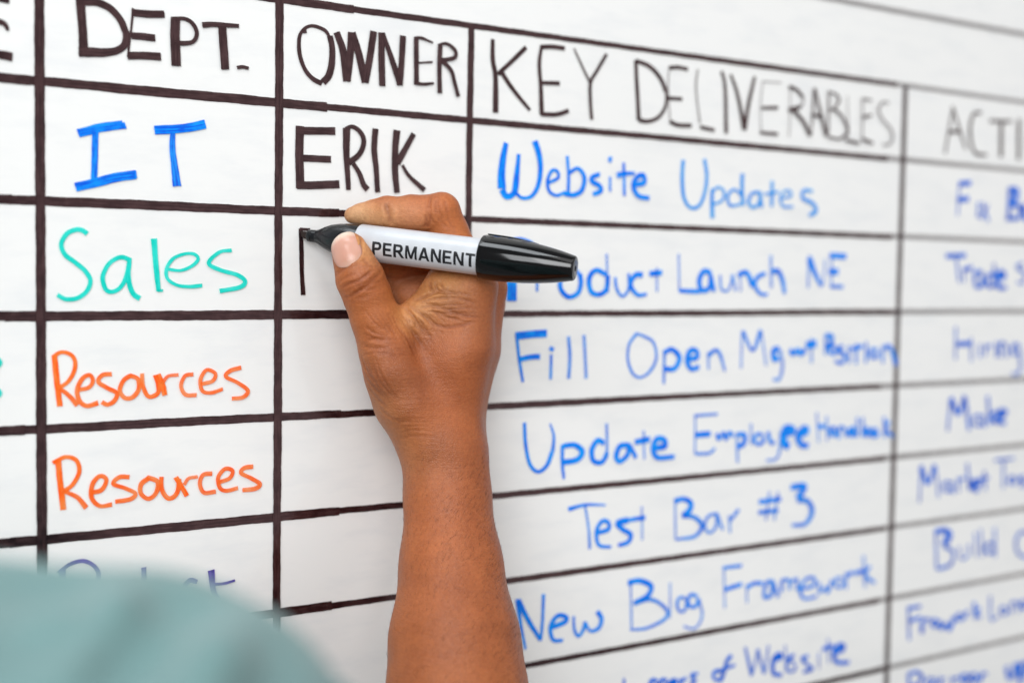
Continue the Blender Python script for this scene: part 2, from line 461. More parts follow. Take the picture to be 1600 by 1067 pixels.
WORDS = [
('end of a black handwritten word in the leftmost column','black',[(1.0,[-127.3,133.1,2.4,-120.7,132.6,2.4]),(1.0,[-126.3,123.5,3.2,-123.6,123.3,2.5,-122.1,122.1,2.0,-121.3,120.1,1.3]),(1.0,[-127.9,109.5,3.4,-123.9,109.8,3.6,-119.6,109.3,3.8]),(1.0,[-127.3,133.1,3.0,-127.6,121.7,3.0,-127.4,109.0,3.0])]),
('thick black handwritten heading DEPT.','black',[(1.0,[-91.8,140.2,3.8,-91.4,133.7,3.8,-90.7,124.7,3.8,-90.4,118.1,3.8,-90.1,112.5,3.8]),(1.0,[-90.7,136.0,3.3,-84.8,136.6,3.2,-79.9,135.3,3.3,-76.6,132.8,3.2,-73.9,129.3,3.1,-72.4,125.6,3.0]),(1.0,[-72.2,126.0,2.9,-71.9,122.3,3.0,-73.2,118.8,3.1,-76.6,116.5,3.3,-81.6,115.3,3.7,-86.5,114.9,4.0,-92.4,114.4,4.3]),(1.0,[-69.0,136.1,1.0,-69.7,127.1,1.0,-70.7,119.5,1.0,-71.2,114.3,1.0]),(1.0,[-69.2,134.1,3.2,-62.2,134.3,3.2,-54.9,135.1,3.2]),(1.0,[-69.7,123.9,3.0,-64.8,124.1,3.1,-59.1,124.1,3.1]),(1.0,[-71.4,115.0,3.3,-64.8,115.7,3.4,-56.5,116.1,3.4]),(1.0,[-49.9,134.4,4.4,-50.1,125.1,4.4,-49.6,112.7,4.4]),(1.0,[-50.9,133.8,1.5,-45.7,134.2,1.7,-42.1,132.5,1.9,-40.1,128.4,2.0,-41.7,124.5,1.9,-45.6,123.2,2.1,-50.5,123.0,2.2]),(1.0,[-37.6,132.3,2.6,-31.3,133.3,2.3,-20.1,134.0,1.8]),(1.0,[-28.1,132.8,3.9,-27.6,125.0,3.9,-26.7,113.3,3.9]),(1.0,[-21.0,114.7,1.6,-18.4,115.3,1.6,-15.4,115.0,1.6])]),
('thick blue handwritten word IT','blue',[(0.98,[-92.7,79.4,3.7,-88.3,80.8,3.8,-83.3,82.5,3.8,-73.3,84.6,3.8]),(0.94,[-85.3,80.4,2.8,-85.6,71.2,2.8,-86.0,59.2,2.8]),(0.97,[-93.9,56.0,3.9,-85.0,58.5,4.0,-76.7,61.1,4.0,-67.8,62.9,4.1]),(1.0,[-59.4,83.2,3.9,-49.1,84.5,3.9,-42.0,85.9,4.0,-35.9,87.7,4.0]),(0.91,[-51.1,82.7,2.3,-51.2,75.1,2.8,-50.2,67.4,3.3,-49.1,58.6,3.9]),(1.0,[-73.3,85.5,1.2,-72.4,82.8,1.2]),(1.0,[-68.2,64.6,1.2,-67.7,61.2,1.2])]),
('black handwritten heading OWNER','black',[(1.0,[25.7,134.0,1.6,23.1,137.0,1.7,17.6,138.4,1.6,13.7,137.4,1.6,10.7,134.2,1.7,9.8,130.0,1.9,10.3,123.8,2.1,12.8,117.6,2.2,16.8,113.5,2.3,21.8,111.4,2.3]),(1.0,[25.7,134.6,3.1,27.0,129.2,3.2,26.9,121.8,3.4,25.3,115.7,3.5,22.3,112.0,3.5]),(0.94,[11.7,135.2,1.8,13.7,135.5,1.8]),(1.0,[29.2,136.8,3.5,32.8,128.0,3.9,35.0,113.8,4.4]),(1.0,[37.3,137.7,4.1,36.4,125.6,3.9,35.0,113.8,3.6]),(1.0,[37.5,137.6,3.8,41.3,127.0,3.9,44.8,114.1,4.0]),(1.0,[49.1,139.6,3.7,47.6,129.5,3.7,44.8,114.1,3.7]),(1.0,[53.3,139.4,3.6,53.5,127.3,3.6,54.1,113.2,3.6]),(1.0,[54.0,139.2,2.4,58.4,128.8,2.9,64.1,114.7,3.5]),(1.0,[65.3,139.2,3.4,64.8,128.5,3.4,63.7,114.5,3.4]),(1.0,[72.8,138.9,2.8,72.9,127.5,2.8,73.2,116.5,2.9]),(1.0,[71.4,138.4,1.7,75.6,139.2,1.5,82.4,137.6,1.0]),(1.0,[73.0,126.5,0.9,82.4,127.9,0.9]),(1.0,[71.7,116.6,1.9,77.0,116.3,1.6,83.2,117.3,1.2]),(1.0,[86.5,136.8,2.7,86.2,124.9,2.7,86.6,112.6,2.7]),(1.0,[85.1,136.5,1.3,88.4,137.8,1.5,91.7,137.6,1.8,95.5,134.7,2.2,95.2,131.7,2.1,91.3,130.1,2.1,87.4,129.3,2.3]),(1.0,[87.9,129.0,2.2,93.1,124.7,2.3,95.4,118.0,2.3,97.5,111.9,2.3])]),
('black handwritten name ERIK','black',[(1.0,[10.5,90.3,4.3,10.4,75.5,4.3,10.9,60.8,4.4]),(1.0,[8.8,88.0,3.6,18.5,88.6,3.7,29.0,89.2,3.7]),(1.0,[12.2,75.1,3.3,26.8,75.5,3.3]),(1.0,[9.0,62.1,3.7,19.7,62.6,3.8,31.4,63.7,3.9]),(1.0,[34.9,91.2,4.1,35.0,78.9,3.4,36.2,61.1,2.5]),(1.0,[34.2,90.7,1.8,38.3,92.0,2.1,42.8,89.2,2.5,44.3,84.6,2.7,41.8,78.8,2.8,36.1,74.4,3.0]),(1.0,[38.6,74.2,2.3,42.1,69.4,2.6,44.3,64.3,2.9,46.6,61.8,3.1]),(1.0,[50.5,92.0,3.4,50.0,81.7,3.2,51.1,72.3,3.0,52.1,60.7,2.8]),(1.0,[62.5,92.1,3.9,61.6,82.5,3.7,61.7,71.0,3.5,62.9,61.0,3.3]),(1.0,[72.0,91.1,2.9,66.5,81.8,3.2,62.8,75.8,3.5]),(1.0,[65.7,75.0,1.7,69.9,69.5,2.1,78.6,63.0,2.7])]),
('fresh unfinished black stroke under the marker tip','black',[(1.0,[11.3,41.5,2.2,11.8,29.2,2.3,12.1,19.0,2.3,12.8,9.5,2.4]),(1.0,[10.9,41.2,1.4,16.2,41.0,1.4])]),
('teal handwritten word Sales','teal',[(1.0,[-88.9,35.9,2.2,-91.1,37.4,2.2,-94.0,37.6,2.1,-97.8,35.5,2.1,-99.9,31.0,2.0,-98.3,26.6,2.1,-94.0,23.2,2.1,-89.6,19.3,2.1,-87.6,15.3,2.0,-89.2,10.8,2.0,-93.1,7.9,2.0,-97.9,7.3,2.0,-101.7,9.1,2.0]),(1.0,[-70.1,24.7,2.0,-74.3,26.0,2.0,-79.3,23.3,2.0,-82.3,17.4,2.0,-81.1,11.9,2.0,-78.1,10.6,2.0,-74.3,12.9,2.0,-71.8,18.0,2.0,-70.7,23.6,2.0]),(1.0,[-70.5,25.7,2.0,-71.1,17.5,2.2,-69.3,10.4,2.4,-66.0,7.6,2.5]),(1.0,[-59.6,34.7,2.9,-58.8,23.9,2.5,-57.5,10.9,2.1]),(0.81,[-58.0,11.3,1.4,-55.4,11.3,1.4]),(1.0,[-53.0,20.9,1.5,-47.5,20.5,1.5,-42.2,22.6,1.5,-39.2,25.8,1.6,-41.1,28.1,1.5,-45.4,28.1,1.5,-50.7,25.9,1.6,-53.8,21.4,1.6,-53.5,16.7,1.6,-49.1,13.8,1.6,-43.2,13.2,1.7,-37.3,13.7,1.7]),(1.0,[-23.2,30.2,1.7,-29.2,29.2,1.7,-34.2,24.1,1.9,-28.7,21.0,1.9,-20.4,18.7,2.0,-16.6,15.8,2.1,-19.2,13.0,2.1,-29.0,11.2,2.1])]),
('orange handwritten word Resources with the heavier R','orange',[(1.0,[-103.0,-17.5,2.5,-102.3,-25.5,2.5,-100.8,-39.5,2.5]),(1.0,[-103.9,-18.0,1.8,-99.9,-15.8,1.8,-95.3,-17.7,1.8,-94.3,-22.7,1.8,-97.1,-28.5,1.8,-101.4,-31.5,1.8]),(0.91,[-100.9,-31.7,1.7,-97.1,-34.7,2.0,-93.4,-39.4,2.3]),(0.94,[-92.7,-32.6,1.8,-88.3,-31.5,1.9,-86.7,-28.8,1.9,-88.1,-26.1,1.9,-91.2,-27.6,2.0,-93.4,-32.3,2.0,-92.7,-36.9,2.0,-89.5,-39.8,2.1,-84.4,-38.7,2.3]),(0.93,[-78.4,-26.0,2.0,-82.6,-26.3,2.0,-84.4,-29.3,2.0,-80.4,-32.1,2.0,-76.2,-34.7,2.0,-77.4,-38.0,2.1,-80.4,-39.6,2.0,-82.8,-38.3,2.0]),(0.93,[-70.1,-26.9,2.1,-73.3,-29.2,2.1,-74.9,-33.5,2.0,-72.8,-36.9,2.0,-69.3,-36.8,2.1,-66.6,-33.3,2.1,-67.0,-28.6,2.0,-70.7,-26.8,2.0]),(0.95,[-65.0,-26.1,1.8,-64.6,-31.8,1.9,-62.1,-36.7,2.0,-57.9,-35.4,2.2,-57.7,-31.0,2.2,-59.0,-27.0,2.3]),(1.0,[-57.9,-26.8,2.5,-55.6,-32.1,2.5,-54.6,-36.5,2.5]),(0.81,[-56.1,-31.3,1.7,-53.2,-27.8,1.7,-48.3,-27.3,1.7]),(0.87,[-41.4,-27.3,1.9,-45.3,-27.9,1.9,-47.2,-32.4,1.9,-45.1,-36.5,1.9,-39.9,-36.9,1.9]),(0.91,[-37.8,-31.9,1.8,-32.3,-30.6,1.9,-31.0,-27.2,1.8,-35.1,-25.4,1.8,-38.0,-29.6,1.9,-37.2,-34.9,1.8,-32.9,-36.1,1.8,-27.3,-34.6,1.8]),(0.91,[-18.4,-24.8,2.0,-23.5,-26.0,2.0,-26.0,-28.7,1.9,-19.6,-32.1,1.9,-15.0,-35.9,2.0,-17.7,-38.9,2.0,-23.0,-39.2,1.9])]),
('orange handwritten word Resources, lower and slimmer','orange',[(1.0,[-101.6,-63.5,2.6,-100.7,-73.8,2.6,-99.5,-85.2,2.6]),(1.0,[-103.9,-64.1,1.9,-98.5,-61.9,1.9,-94.0,-63.6,1.8,-92.7,-68.7,1.9,-95.6,-74.4,2.0,-100.2,-77.5,2.0]),(0.91,[-99.6,-76.8,1.7,-93.6,-80.1,2.1,-89.7,-85.2,2.4]),(0.94,[-87.9,-78.5,2.1,-83.1,-77.7,2.1,-80.9,-73.3,2.0,-83.8,-71.4,2.1,-87.0,-74.9,2.1,-87.4,-80.8,2.0,-83.9,-84.8,2.0,-78.4,-84.6,2.1]),(0.93,[-70.6,-72.9,2.0,-75.1,-72.5,2.0,-78.0,-75.3,1.9,-72.9,-77.6,1.9,-68.1,-80.4,1.9,-70.0,-82.8,2.0,-77.1,-83.5,2.0]),(0.93,[-61.9,-73.8,2.2,-65.4,-76.5,2.2,-65.6,-80.6,2.0,-62.1,-83.4,2.1,-58.6,-80.9,2.2,-58.0,-75.9,2.1,-62.8,-73.5,2.1]),(0.94,[-56.2,-73.7,2.1,-56.0,-79.6,2.1,-53.0,-84.0,2.1,-49.1,-82.0,2.2,-47.9,-75.3,2.2]),(1.0,[-49.6,-74.4,2.3,-46.7,-79.2,2.3,-44.3,-83.6,2.3]),(0.81,[-45.7,-78.3,1.7,-43.5,-75.4,1.7,-39.2,-75.0,1.7]),(0.87,[-32.3,-74.0,2.1,-36.8,-74.4,2.1,-38.2,-78.7,2.1,-36.1,-82.7,2.0,-30.6,-82.6,2.1]),(0.91,[-29.4,-78.4,2.0,-23.9,-76.9,2.0,-22.4,-73.4,1.9,-26.1,-72.3,2.0,-29.4,-76.0,2.0,-28.7,-80.9,1.9,-25.6,-82.7,1.9,-19.8,-81.8,2.0]),(0.91,[-12.3,-72.1,2.1,-16.8,-72.5,2.2,-18.3,-74.8,2.1,-13.3,-77.6,2.0,-8.9,-80.7,2.1,-11.1,-82.7,2.2,-17.6,-83.0,2.1])]),
('violet handwritten word Product, mostly behind the shoulder','violet',[(1.0,[-101.8,-112.6,1.5,-96.5,-109.5,1.7,-90.9,-108.8,1.8,-86.2,-111.6,1.8,-84.4,-116.1,2.1,-88.2,-120.9,2.4,-99.2,-121.2,2.6]),(1.0,[-100.0,-111.4,3.0,-99.7,-120.6,3.0,-99.3,-128.7,3.0]),(1.0,[-79.2,-122.0,1.9,-79.0,-129.0,1.9]),(1.0,[-79.0,-124.3,2.1,-75.2,-121.9,2.1]),(1.0,[-68.7,-123.6,2.0,-69.9,-122.3,2.0,-71.5,-121.8,2.2,-73.0,-122.3,2.2,-74.0,-123.7,2.2,-74.1,-125.6,2.0,-73.4,-127.4,2.0,-72.1,-128.6,2.0,-70.4,-128.8,2.2,-69.0,-128.0,2.3,-68.3,-126.5,2.2,-68.3,-124.6,2.1]),(1.0,[-64.2,-114.6,2.3,-64.0,-123.8,2.3,-63.5,-130.4,2.3]),(1.0,[-64.2,-124.3,2.0,-65.4,-123.1,2.0,-66.9,-122.6,2.2,-68.3,-123.1,2.3,-69.2,-124.4,2.2,-69.3,-126.1,2.1,-68.6,-127.8,2.0,-67.4,-128.9,2.1,-65.9,-129.1,2.2,-64.6,-128.4,2.3,-63.8,-127.0,2.2,-63.9,-125.2,2.1]),(1.0,[-58.3,-123.3,2.1,-58.1,-129.3,2.0,-53.6,-130.5,2.3,-52.2,-124.1,2.2]),(1.0,[-51.9,-124.1,2.2,-51.4,-131.1,2.2]),(1.0,[-39.4,-124.4,2.1,-43.0,-123.3,2.3,-46.2,-127.2,2.2,-44.0,-131.8,2.1,-38.5,-132.4,2.2]),(1.0,[-32.7,-119.6,3.4,-31.7,-129.0,2.5,-29.2,-134.2,2.0]),(1.0,[-32.9,-126.4,1.7,-26.7,-126.7,1.4,-21.1,-125.9,1.1])]),
('black handwritten word KEY','black',[(1.0,[118.1,143.4,2.4,118.3,132.8,2.7,120.1,124.0,3.0,120.5,105.5,3.6]),(1.0,[139.0,141.5,2.5,132.2,135.2,2.4,121.6,125.6,2.4]),(1.0,[123.4,127.5,2.7,130.7,119.0,2.4,142.1,108.6,1.9]),(1.0,[148.8,143.5,2.0,147.5,133.8,2.3,148.7,121.6,2.6,149.6,106.8,2.9]),(1.0,[148.0,142.6,2.4,156.0,143.6,2.4,163.9,143.7,2.4]),(1.0,[148.7,123.7,2.2,161.0,124.6,2.2]),(1.0,[149.1,107.1,2.4,159.3,107.8,2.4,167.2,110.3,2.4]),(0.81,[170.0,144.3,1.1,176.0,134.6,1.5,181.4,126.7,1.8]),(1.0,[192.1,143.6,2.0,185.8,134.0,2.0,181.5,126.7,2.1,181.6,116.3,2.2,182.8,106.9,2.2])]),
('black handwritten word DELIVERABLES','black',[(1.0,[212.7,142.3,2.6,213.8,129.8,2.7,215.8,108.9,2.9]),(1.0,[212.7,142.1,2.4,222.8,139.8,2.5,230.6,134.1,2.8,235.1,126.8,2.9]),(0.97,[235.4,126.9,1.7,235.0,118.7,2.1,229.9,111.9,2.2,222.3,108.9,2.3,215.7,109.1,2.5]),(1.0,[235.6,123.3,2.1,247.2,123.6,2.1]),(0.53,[237.0,140.9,1.0,236.4,131.9,1.1,237.2,121.0,1.1,238.7,109.6,1.1]),(1.0,[236.8,140.4,2.2,243.2,141.5,2.2,250.9,141.0,2.2]),(1.0,[238.1,110.1,2.4,244.9,108.5,2.4,254.6,109.0,2.3]),(0.58,[258.4,141.9,1.4,257.3,130.5,1.4,260.9,110.8,1.4]),(1.0,[261.1,108.6,2.1,272.4,107.7,2.1]),(1.0,[276.7,142.6,2.1,279.7,133.7,2.3,281.5,106.5,2.7]),(1.0,[283.9,141.3,1.9,289.8,129.8,2.4,295.8,109.8,3.2]),(1.0,[303.1,141.9,2.2,298.8,125.8,2.7,295.8,109.5,3.2]),(0.49,[309.7,139.9,1.0,308.3,124.2,1.0,309.5,108.7,1.0]),(1.0,[308.5,108.9,1.9,323.5,109.0,1.9]),(1.0,[309.2,123.8,1.8,322.9,125.0,1.9]),(0.58,[309.7,139.6,0.9,325.0,140.2,0.9]),(1.0,[331.5,138.6,2.0,338.3,137.1,2.1,343.6,133.3,2.3]),(1.0,[331.7,124.0,2.6,335.4,125.3,2.6,341.8,126.8,2.6]),(0.49,[332.3,139.0,1.1,332.9,123.8,1.1,332.6,107.9,1.1]),(1.0,[335.4,124.4,2.2,344.2,118.6,2.5,350.6,110.2,2.7]),(0.74,[344.0,133.4,1.3,343.5,129.0,1.2,340.5,126.9,1.0]),(0.84,[353.3,139.7,2.1,352.3,125.4,1.7,351.5,109.9,1.3]),(1.0,[351.9,123.2,1.9,360.1,122.3,2.0]),(0.91,[353.8,139.2,1.7,358.7,125.9,2.3,364.9,111.0,3.1]),(0.84,[365.3,138.3,1.4,371.6,137.6,1.5,375.3,134.2,1.9,371.1,128.8,1.6,367.0,127.2,1.4]),(0.74,[365.8,139.0,1.9,366.2,112.8,1.9]),(0.94,[370.2,128.1,1.7,378.5,123.8,1.9,383.7,115.3,2.2,376.4,109.8,1.5,365.9,110.5,1.5]),(1.0,[381.8,109.5,1.8,394.7,108.2,1.9]),(0.49,[382.4,137.4,1.1,383.4,124.2,1.1,384.3,111.6,1.1]),(0.81,[395.7,136.6,1.4,405.0,136.5,1.4]),(0.66,[396.2,136.7,1.4,397.0,111.2,1.4]),(1.0,[396.4,111.2,1.9,407.3,109.1,1.9]),(1.0,[396.7,125.0,1.7,405.0,126.9,1.7]),(0.74,[420.9,136.0,1.3,415.0,136.0,1.4,411.3,130.2,1.8,416.5,124.2,1.6,423.4,119.5,1.7,425.6,114.5,1.9,422.9,109.8,1.4,416.3,108.7,1.3])]),
('faint blurred black handwritten heading ACTION','black',[(0.74,[486.4,139.4,2.0,482.9,125.3,2.1,479.4,107.2,2.2]),(0.81,[485.3,139.3,2.4,493.4,124.7,2.3,501.1,111.4,2.2]),(0.91,[482.5,122.0,2.4,493.5,123.1,2.4]),(0.84,[516.1,137.7,2.0,507.6,135.7,2.5,504.6,124.2,3.0,510.1,110.2,2.5,523.6,109.0,2.0]),(0.81,[525.1,132.6,2.3,549.4,134.2,2.3]),(0.84,[538.0,133.6,3.9,539.0,108.5,3.9]),(0.81,[557.6,136.6,3.8,558.9,107.7,3.8]),(0.81,[590.2,130.7,3.0,585.1,135.3,2.6,578.8,136.0,2.2,573.2,132.6,2.9,569.9,126.2,3.4,569.9,118.5,3.5,573.0,111.8,3.2,578.6,108.0,2.4,584.8,108.2,2.4,590.1,112.5,3.2,592.7,119.4,3.6,591.9,127.2,3.6]),(0.81,[605.7,108.3,3.7,604.3,135.9,2.2,625.1,108.0,2.3,623.8,135.9,3.8])]),
('deep blue handwritten word Website','sky',[(1.0,[127.4,90.3,3.0,125.6,82.3,3.8,124.8,73.2,4.6,125.1,66.1,5.3]),(1.0,[125.2,65.6,4.0,127.6,62.4,3.5,131.2,62.8,3.3,133.7,66.5,3.4,134.7,75.7,2.9,135.3,84.9,2.3]),(1.0,[135.3,84.7,2.0,134.2,73.7,3.1,133.4,65.5,3.9]),(1.0,[133.4,64.7,1.8,137.9,61.8,1.9,144.0,63.1,2.2,148.2,69.3,2.7,149.4,78.6,3.2,147.9,86.7,3.5,145.4,92.5,3.7]),(1.0,[154.5,70.4,1.8,161.1,73.9,1.9,160.0,77.4,1.9,156.5,77.0,1.9,154.1,71.7,2.1,155.4,66.3,2.0,160.3,64.2,1.7,166.1,66.2,1.8]),(1.0,[166.8,85.9,2.0,167.9,75.5,2.0,167.9,65.9,2.0]),(1.0,[167.7,76.3,2.0,174.0,79.5,2.1,178.5,75.0,2.8,177.1,68.1,2.8,171.8,65.0,2.6,165.1,65.4,2.7]),(1.0,[189.1,77.3,2.5,183.9,75.3,2.7,183.6,73.0,2.8,188.9,70.8,2.8,190.0,68.0,2.8,184.5,65.8,2.5]),(0.87,[196.2,76.2,1.6,196.4,67.9,1.6]),(0.94,[196.2,87.3,2.5,195.8,84.3,2.5]),(0.91,[205.5,84.7,1.9,206.5,66.0,1.9]),(1.0,[200.8,77.1,3.3,205.9,78.4,2.6,213.5,79.1,1.8]),(1.0,[214.0,72.6,2.8,220.3,74.2,3.1,219.6,78.1,3.0,215.5,77.2,2.9,212.6,72.3,3.3,216.1,66.7,2.8,224.4,65.5,2.6])]),
('pale blue handwritten word Updates','light',[(1.0,[249.1,88.8,2.7,248.6,77.7,2.7,250.5,66.7,2.6,255.8,61.3,2.1,262.4,63.3,2.3,266.4,71.9,2.5,267.3,80.9,2.5,265.2,90.3,2.5]),(1.0,[271.9,73.3,2.6,271.9,64.8,2.9,272.5,56.0,3.3]),(1.0,[272.3,71.9,1.7,276.6,74.5,1.6,281.1,71.7,2.0,279.7,66.6,1.8,273.5,64.2,1.6]),(1.0,[295.4,83.5,2.7,295.4,74.2,2.9,296.4,64.4,3.0]),(1.0,[295.9,70.0,1.9,289.3,73.6,1.7,284.1,69.5,2.2,286.5,64.0,1.8,295.4,65.3,1.7]),(1.0,[309.2,73.2,1.9,303.3,71.7,2.1,300.9,66.5,2.5,304.9,63.6,1.9,309.7,66.7,2.4,310.0,73.0,2.4,311.8,63.8,2.5]),(1.0,[319.9,80.5,2.6,320.1,64.7,2.6]),(1.0,[313.5,71.9,1.6,325.8,74.0,1.6]),(1.0,[328.3,70.2,1.5,336.1,72.0,1.7,334.9,74.9,1.6,329.9,74.2,1.6,327.0,69.6,2.0,329.9,65.3,1.6,338.0,65.4,1.5]),(1.0,[354.6,75.8,2.1,347.0,75.7,2.3,346.1,71.1,2.6,355.0,68.1,2.6,358.0,63.5,3.1,352.1,60.5,2.5])]),
('blurred blue handwritten word Fix','navy',[(1.0,[493.7,76.5,3.8,505.9,77.9,3.9]),(0.62,[495.4,87.4,2.0,494.7,65.9,2.0]),(1.0,[494.8,87.6,3.5,507.5,88.7,3.5]),(0.74,[516.4,76.0,2.6,516.3,65.3,2.6]),(0.87,[526.9,74.6,2.1,518.7,64.3,2.1]),(0.87,[520.3,76.0,2.2,528.0,62.9,2.2])]),
('blurred blue handwritten word Bugs','navy',[(0.87,[554.0,76.2,3.2,563.7,73.0,4.2,561.8,67.0,3.4,547.4,65.6,3.0]),(1.0,[550.0,86.3,4.0,558.0,85.3,5.7,556.1,78.1,5.6,551.7,76.5,4.2]),(0.87,[550.6,88.1,4.2,550.1,65.1,4.2]),(1.0,[567.1,77.5,4.3,569.4,66.8,3.6,577.5,67.8,3.8,578.0,77.2,4.4]),(1.0,[596.5,75.5,2.9,593.7,77.1,2.6,590.2,77.3,2.4,586.9,76.2,2.8,585.0,74.1,3.6,584.8,71.6,3.8,586.5,69.4,3.0,589.6,68.2,2.5,593.2,68.2,2.5,596.2,69.6,3.1,597.8,71.9,3.8,597.5,74.4,3.9]),(1.0,[597.6,77.3,3.9,599.1,61.3,3.8,589.8,58.1,2.6])]),
('blue handwritten word Product','sky',[(1.0,[131.1,39.3,1.2,137.9,40.1,1.4,145.1,37.6,1.8,146.2,32.1,2.1,141.8,26.8,2.1,133.3,24.4,2.2]),(1.0,[132.3,38.9,6.2,132.1,25.6,6.2,132.4,6.8,6.2]),(0.66,[148.4,23.8,1.8,148.6,11.9,1.8]),(0.81,[148.4,21.7,1.6,153.1,24.7,1.6]),(1.0,[176.2,22.1,2.5,169.9,24.4,2.5,164.8,20.9,2.9,163.7,14.4,3.0,167.4,9.9,2.6,171.3,9.1,2.5,175.9,11.5,2.9,177.6,16.8,3.1,176.7,22.1,3.0]),(1.0,[194.7,21.8,2.8,187.7,23.9,2.7,183.1,19.2,3.3,184.6,12.1,3.0,190.3,10.5,2.6,195.2,13.5,3.1,196.1,21.3,3.1]),(0.58,[194.9,33.3,1.6,196.3,11.6,1.6]),(0.87,[201.2,20.3,1.9,202.5,13.8,1.9,206.6,9.5,1.6,210.9,13.8,1.9,210.7,22.6,2.0]),(1.0,[221.0,21.8,3.1,215.4,21.5,3.1,212.2,16.0,3.1,217.5,10.4,2.2,224.1,10.8,1.8]),(1.0,[225.7,22.5,3.1,235.0,23.3,3.1]),(0.58,[230.9,26.1,1.5,231.6,12.0,1.5])]),
('blue handwritten word Launch','sky',[(0.53,[247.3,34.4,1.6,248.4,13.0,1.6]),(1.0,[248.3,13.0,2.6,256.8,12.6,2.6,264.4,12.6,2.7]),(1.0,[272.5,23.4,3.2,266.8,24.4,3.3,263.4,18.7,3.8,265.9,13.1,2.9,271.5,15.1,3.2,272.2,22.2,2.7,275.2,12.5,2.8]),(0.74,[279.6,22.3,1.8,281.0,14.1,1.7,286.0,13.2,1.5,288.9,18.4,1.8,289.6,22.4,1.7,292.4,13.0,1.8]),(1.0,[293.9,22.5,3.1,300.4,24.2,3.1,304.6,19.1,3.7,306.2,15.6,3.9]),(0.58,[295.4,23.7,1.5,296.4,12.7,1.5]),(1.0,[316.5,23.9,2.6,310.2,21.7,2.7,307.7,16.8,2.9,312.7,11.4,2.2,318.6,11.0,2.0]),(0.58,[320.4,35.0,2.2,321.6,15.0,2.2]),(0.87,[321.6,25.0,3.6,326.7,25.4,3.5,330.5,20.4,3.5,333.1,11.5,2.5])]),
('blue handwritten word NE','sky',[(0.53,[353.3,35.7,2.1,353.3,15.2,2.1]),(0.94,[353.4,33.9,5.2,358.8,24.9,3.8,365.1,16.2,2.4]),(0.53,[367.8,33.5,1.6,366.2,16.5,1.6]),(1.0,[371.3,25.7,4.1,379.9,25.8,4.1]),(1.0,[371.5,35.8,3.7,386.4,35.7,3.7]),(0.74,[372.9,16.3,2.6,384.6,16.2,2.6]),(0.58,[373.3,36.1,1.6,373.7,16.5,1.6])]),
('blurred blue handwritten word Trade','navy',[(0.87,[484.0,37.8,3.4,504.9,38.8,3.4]),(0.62,[494.4,38.6,2.6,499.0,19.9,2.6]),(1.0,[502.6,28.4,3.2,512.2,30.7,3.3]),(0.74,[503.0,30.1,2.0,503.9,20.2,2.0]),(0.91,[520.0,28.6,2.6,514.8,25.4,3.4,517.3,17.3,2.7,523.3,19.0,3.3,521.7,28.1,2.6,525.7,17.4,3.3]),(1.0,[535.3,26.2,2.5,529.5,24.5,3.5,531.1,17.4,3.0,537.0,18.4,2.5]),(0.74,[535.7,34.0,2.5,537.5,17.8,2.5]),(1.0,[540.2,23.2,3.0,547.8,24.7,3.9,545.0,28.2,2.9,540.0,25.7,4.4,540.9,17.8,3.6,550.5,16.5,2.9])]),
('blurred blue handwritten word Show','navy',[(0.66,[569.1,34.9,2.2,562.2,31.7,3.1,570.9,26.6,2.8,570.0,20.5,2.5,562.9,20.7,2.0]),(0.66,[577.5,36.1,3.2,579.0,19.5,2.8,584.8,26.5,2.0,587.5,19.5,3.1]),(1.0,[600.5,24.5,2.4,598.3,25.7,2.1,595.6,26.0,2.0,593.2,25.2,2.4,591.7,23.6,3.1,591.6,21.7,3.1,592.9,20.0,2.5,595.2,19.0,2.1,597.9,19.0,2.1,600.2,20.0,2.6,601.4,21.7,3.2,601.2,23.6,3.3])]),
('blue handwritten word Fill','sky',[(0.94,[135.8,-10.9,2.0,137.9,-24.9,1.9,140.4,-37.0,1.7]),(1.0,[135.2,-12.0,4.1,145.1,-11.3,4.1,155.5,-10.8,4.1]),(1.0,[138.4,-24.6,2.9,145.3,-23.6,2.9,151.2,-23.4,2.9]),(1.0,[159.3,-18.4,2.9,158.3,-20.5,2.9]),(0.84,[158.6,-22.4,1.8,158.4,-36.1,1.8]),(0.75,[169.8,-12.7,2.1,171.0,-23.5,2.1,170.5,-36.1,2.2]),(0.66,[180.2,-12.0,2.0,181.4,-23.8,2.0,182.3,-36.5,2.0])]),
('blue handwritten word Open','sky',[(0.77,[217.4,-11.9,1.9,212.3,-17.9,1.9,211.6,-26.6,1.9,215.2,-34.4,1.8,220.9,-37.0,1.6,227.8,-33.7,1.9,232.3,-26.0,2.0,229.9,-17.1,1.8,223.0,-13.4,1.6,216.3,-11.6,1.6]),(0.74,[238.2,-21.7,2.4,238.3,-41.3,1.7]),(1.0,[238.2,-23.0,3.0,243.9,-21.4,2.9,249.6,-26.2,3.7,246.1,-32.5,3.2,237.5,-32.4,2.9]),(1.0,[255.8,-27.5,3.0,263.1,-26.3,3.4,262.3,-22.4,3.1,257.5,-22.6,3.4,255.6,-28.3,3.8,258.9,-33.2,3.0,265.0,-32.0,3.0]),(0.66,[271.6,-23.5,1.6,272.4,-33.8,1.6]),(0.87,[271.7,-25.8,3.0,277.3,-22.5,2.3,281.3,-25.4,2.3,285.4,-35.4,1.4])]),
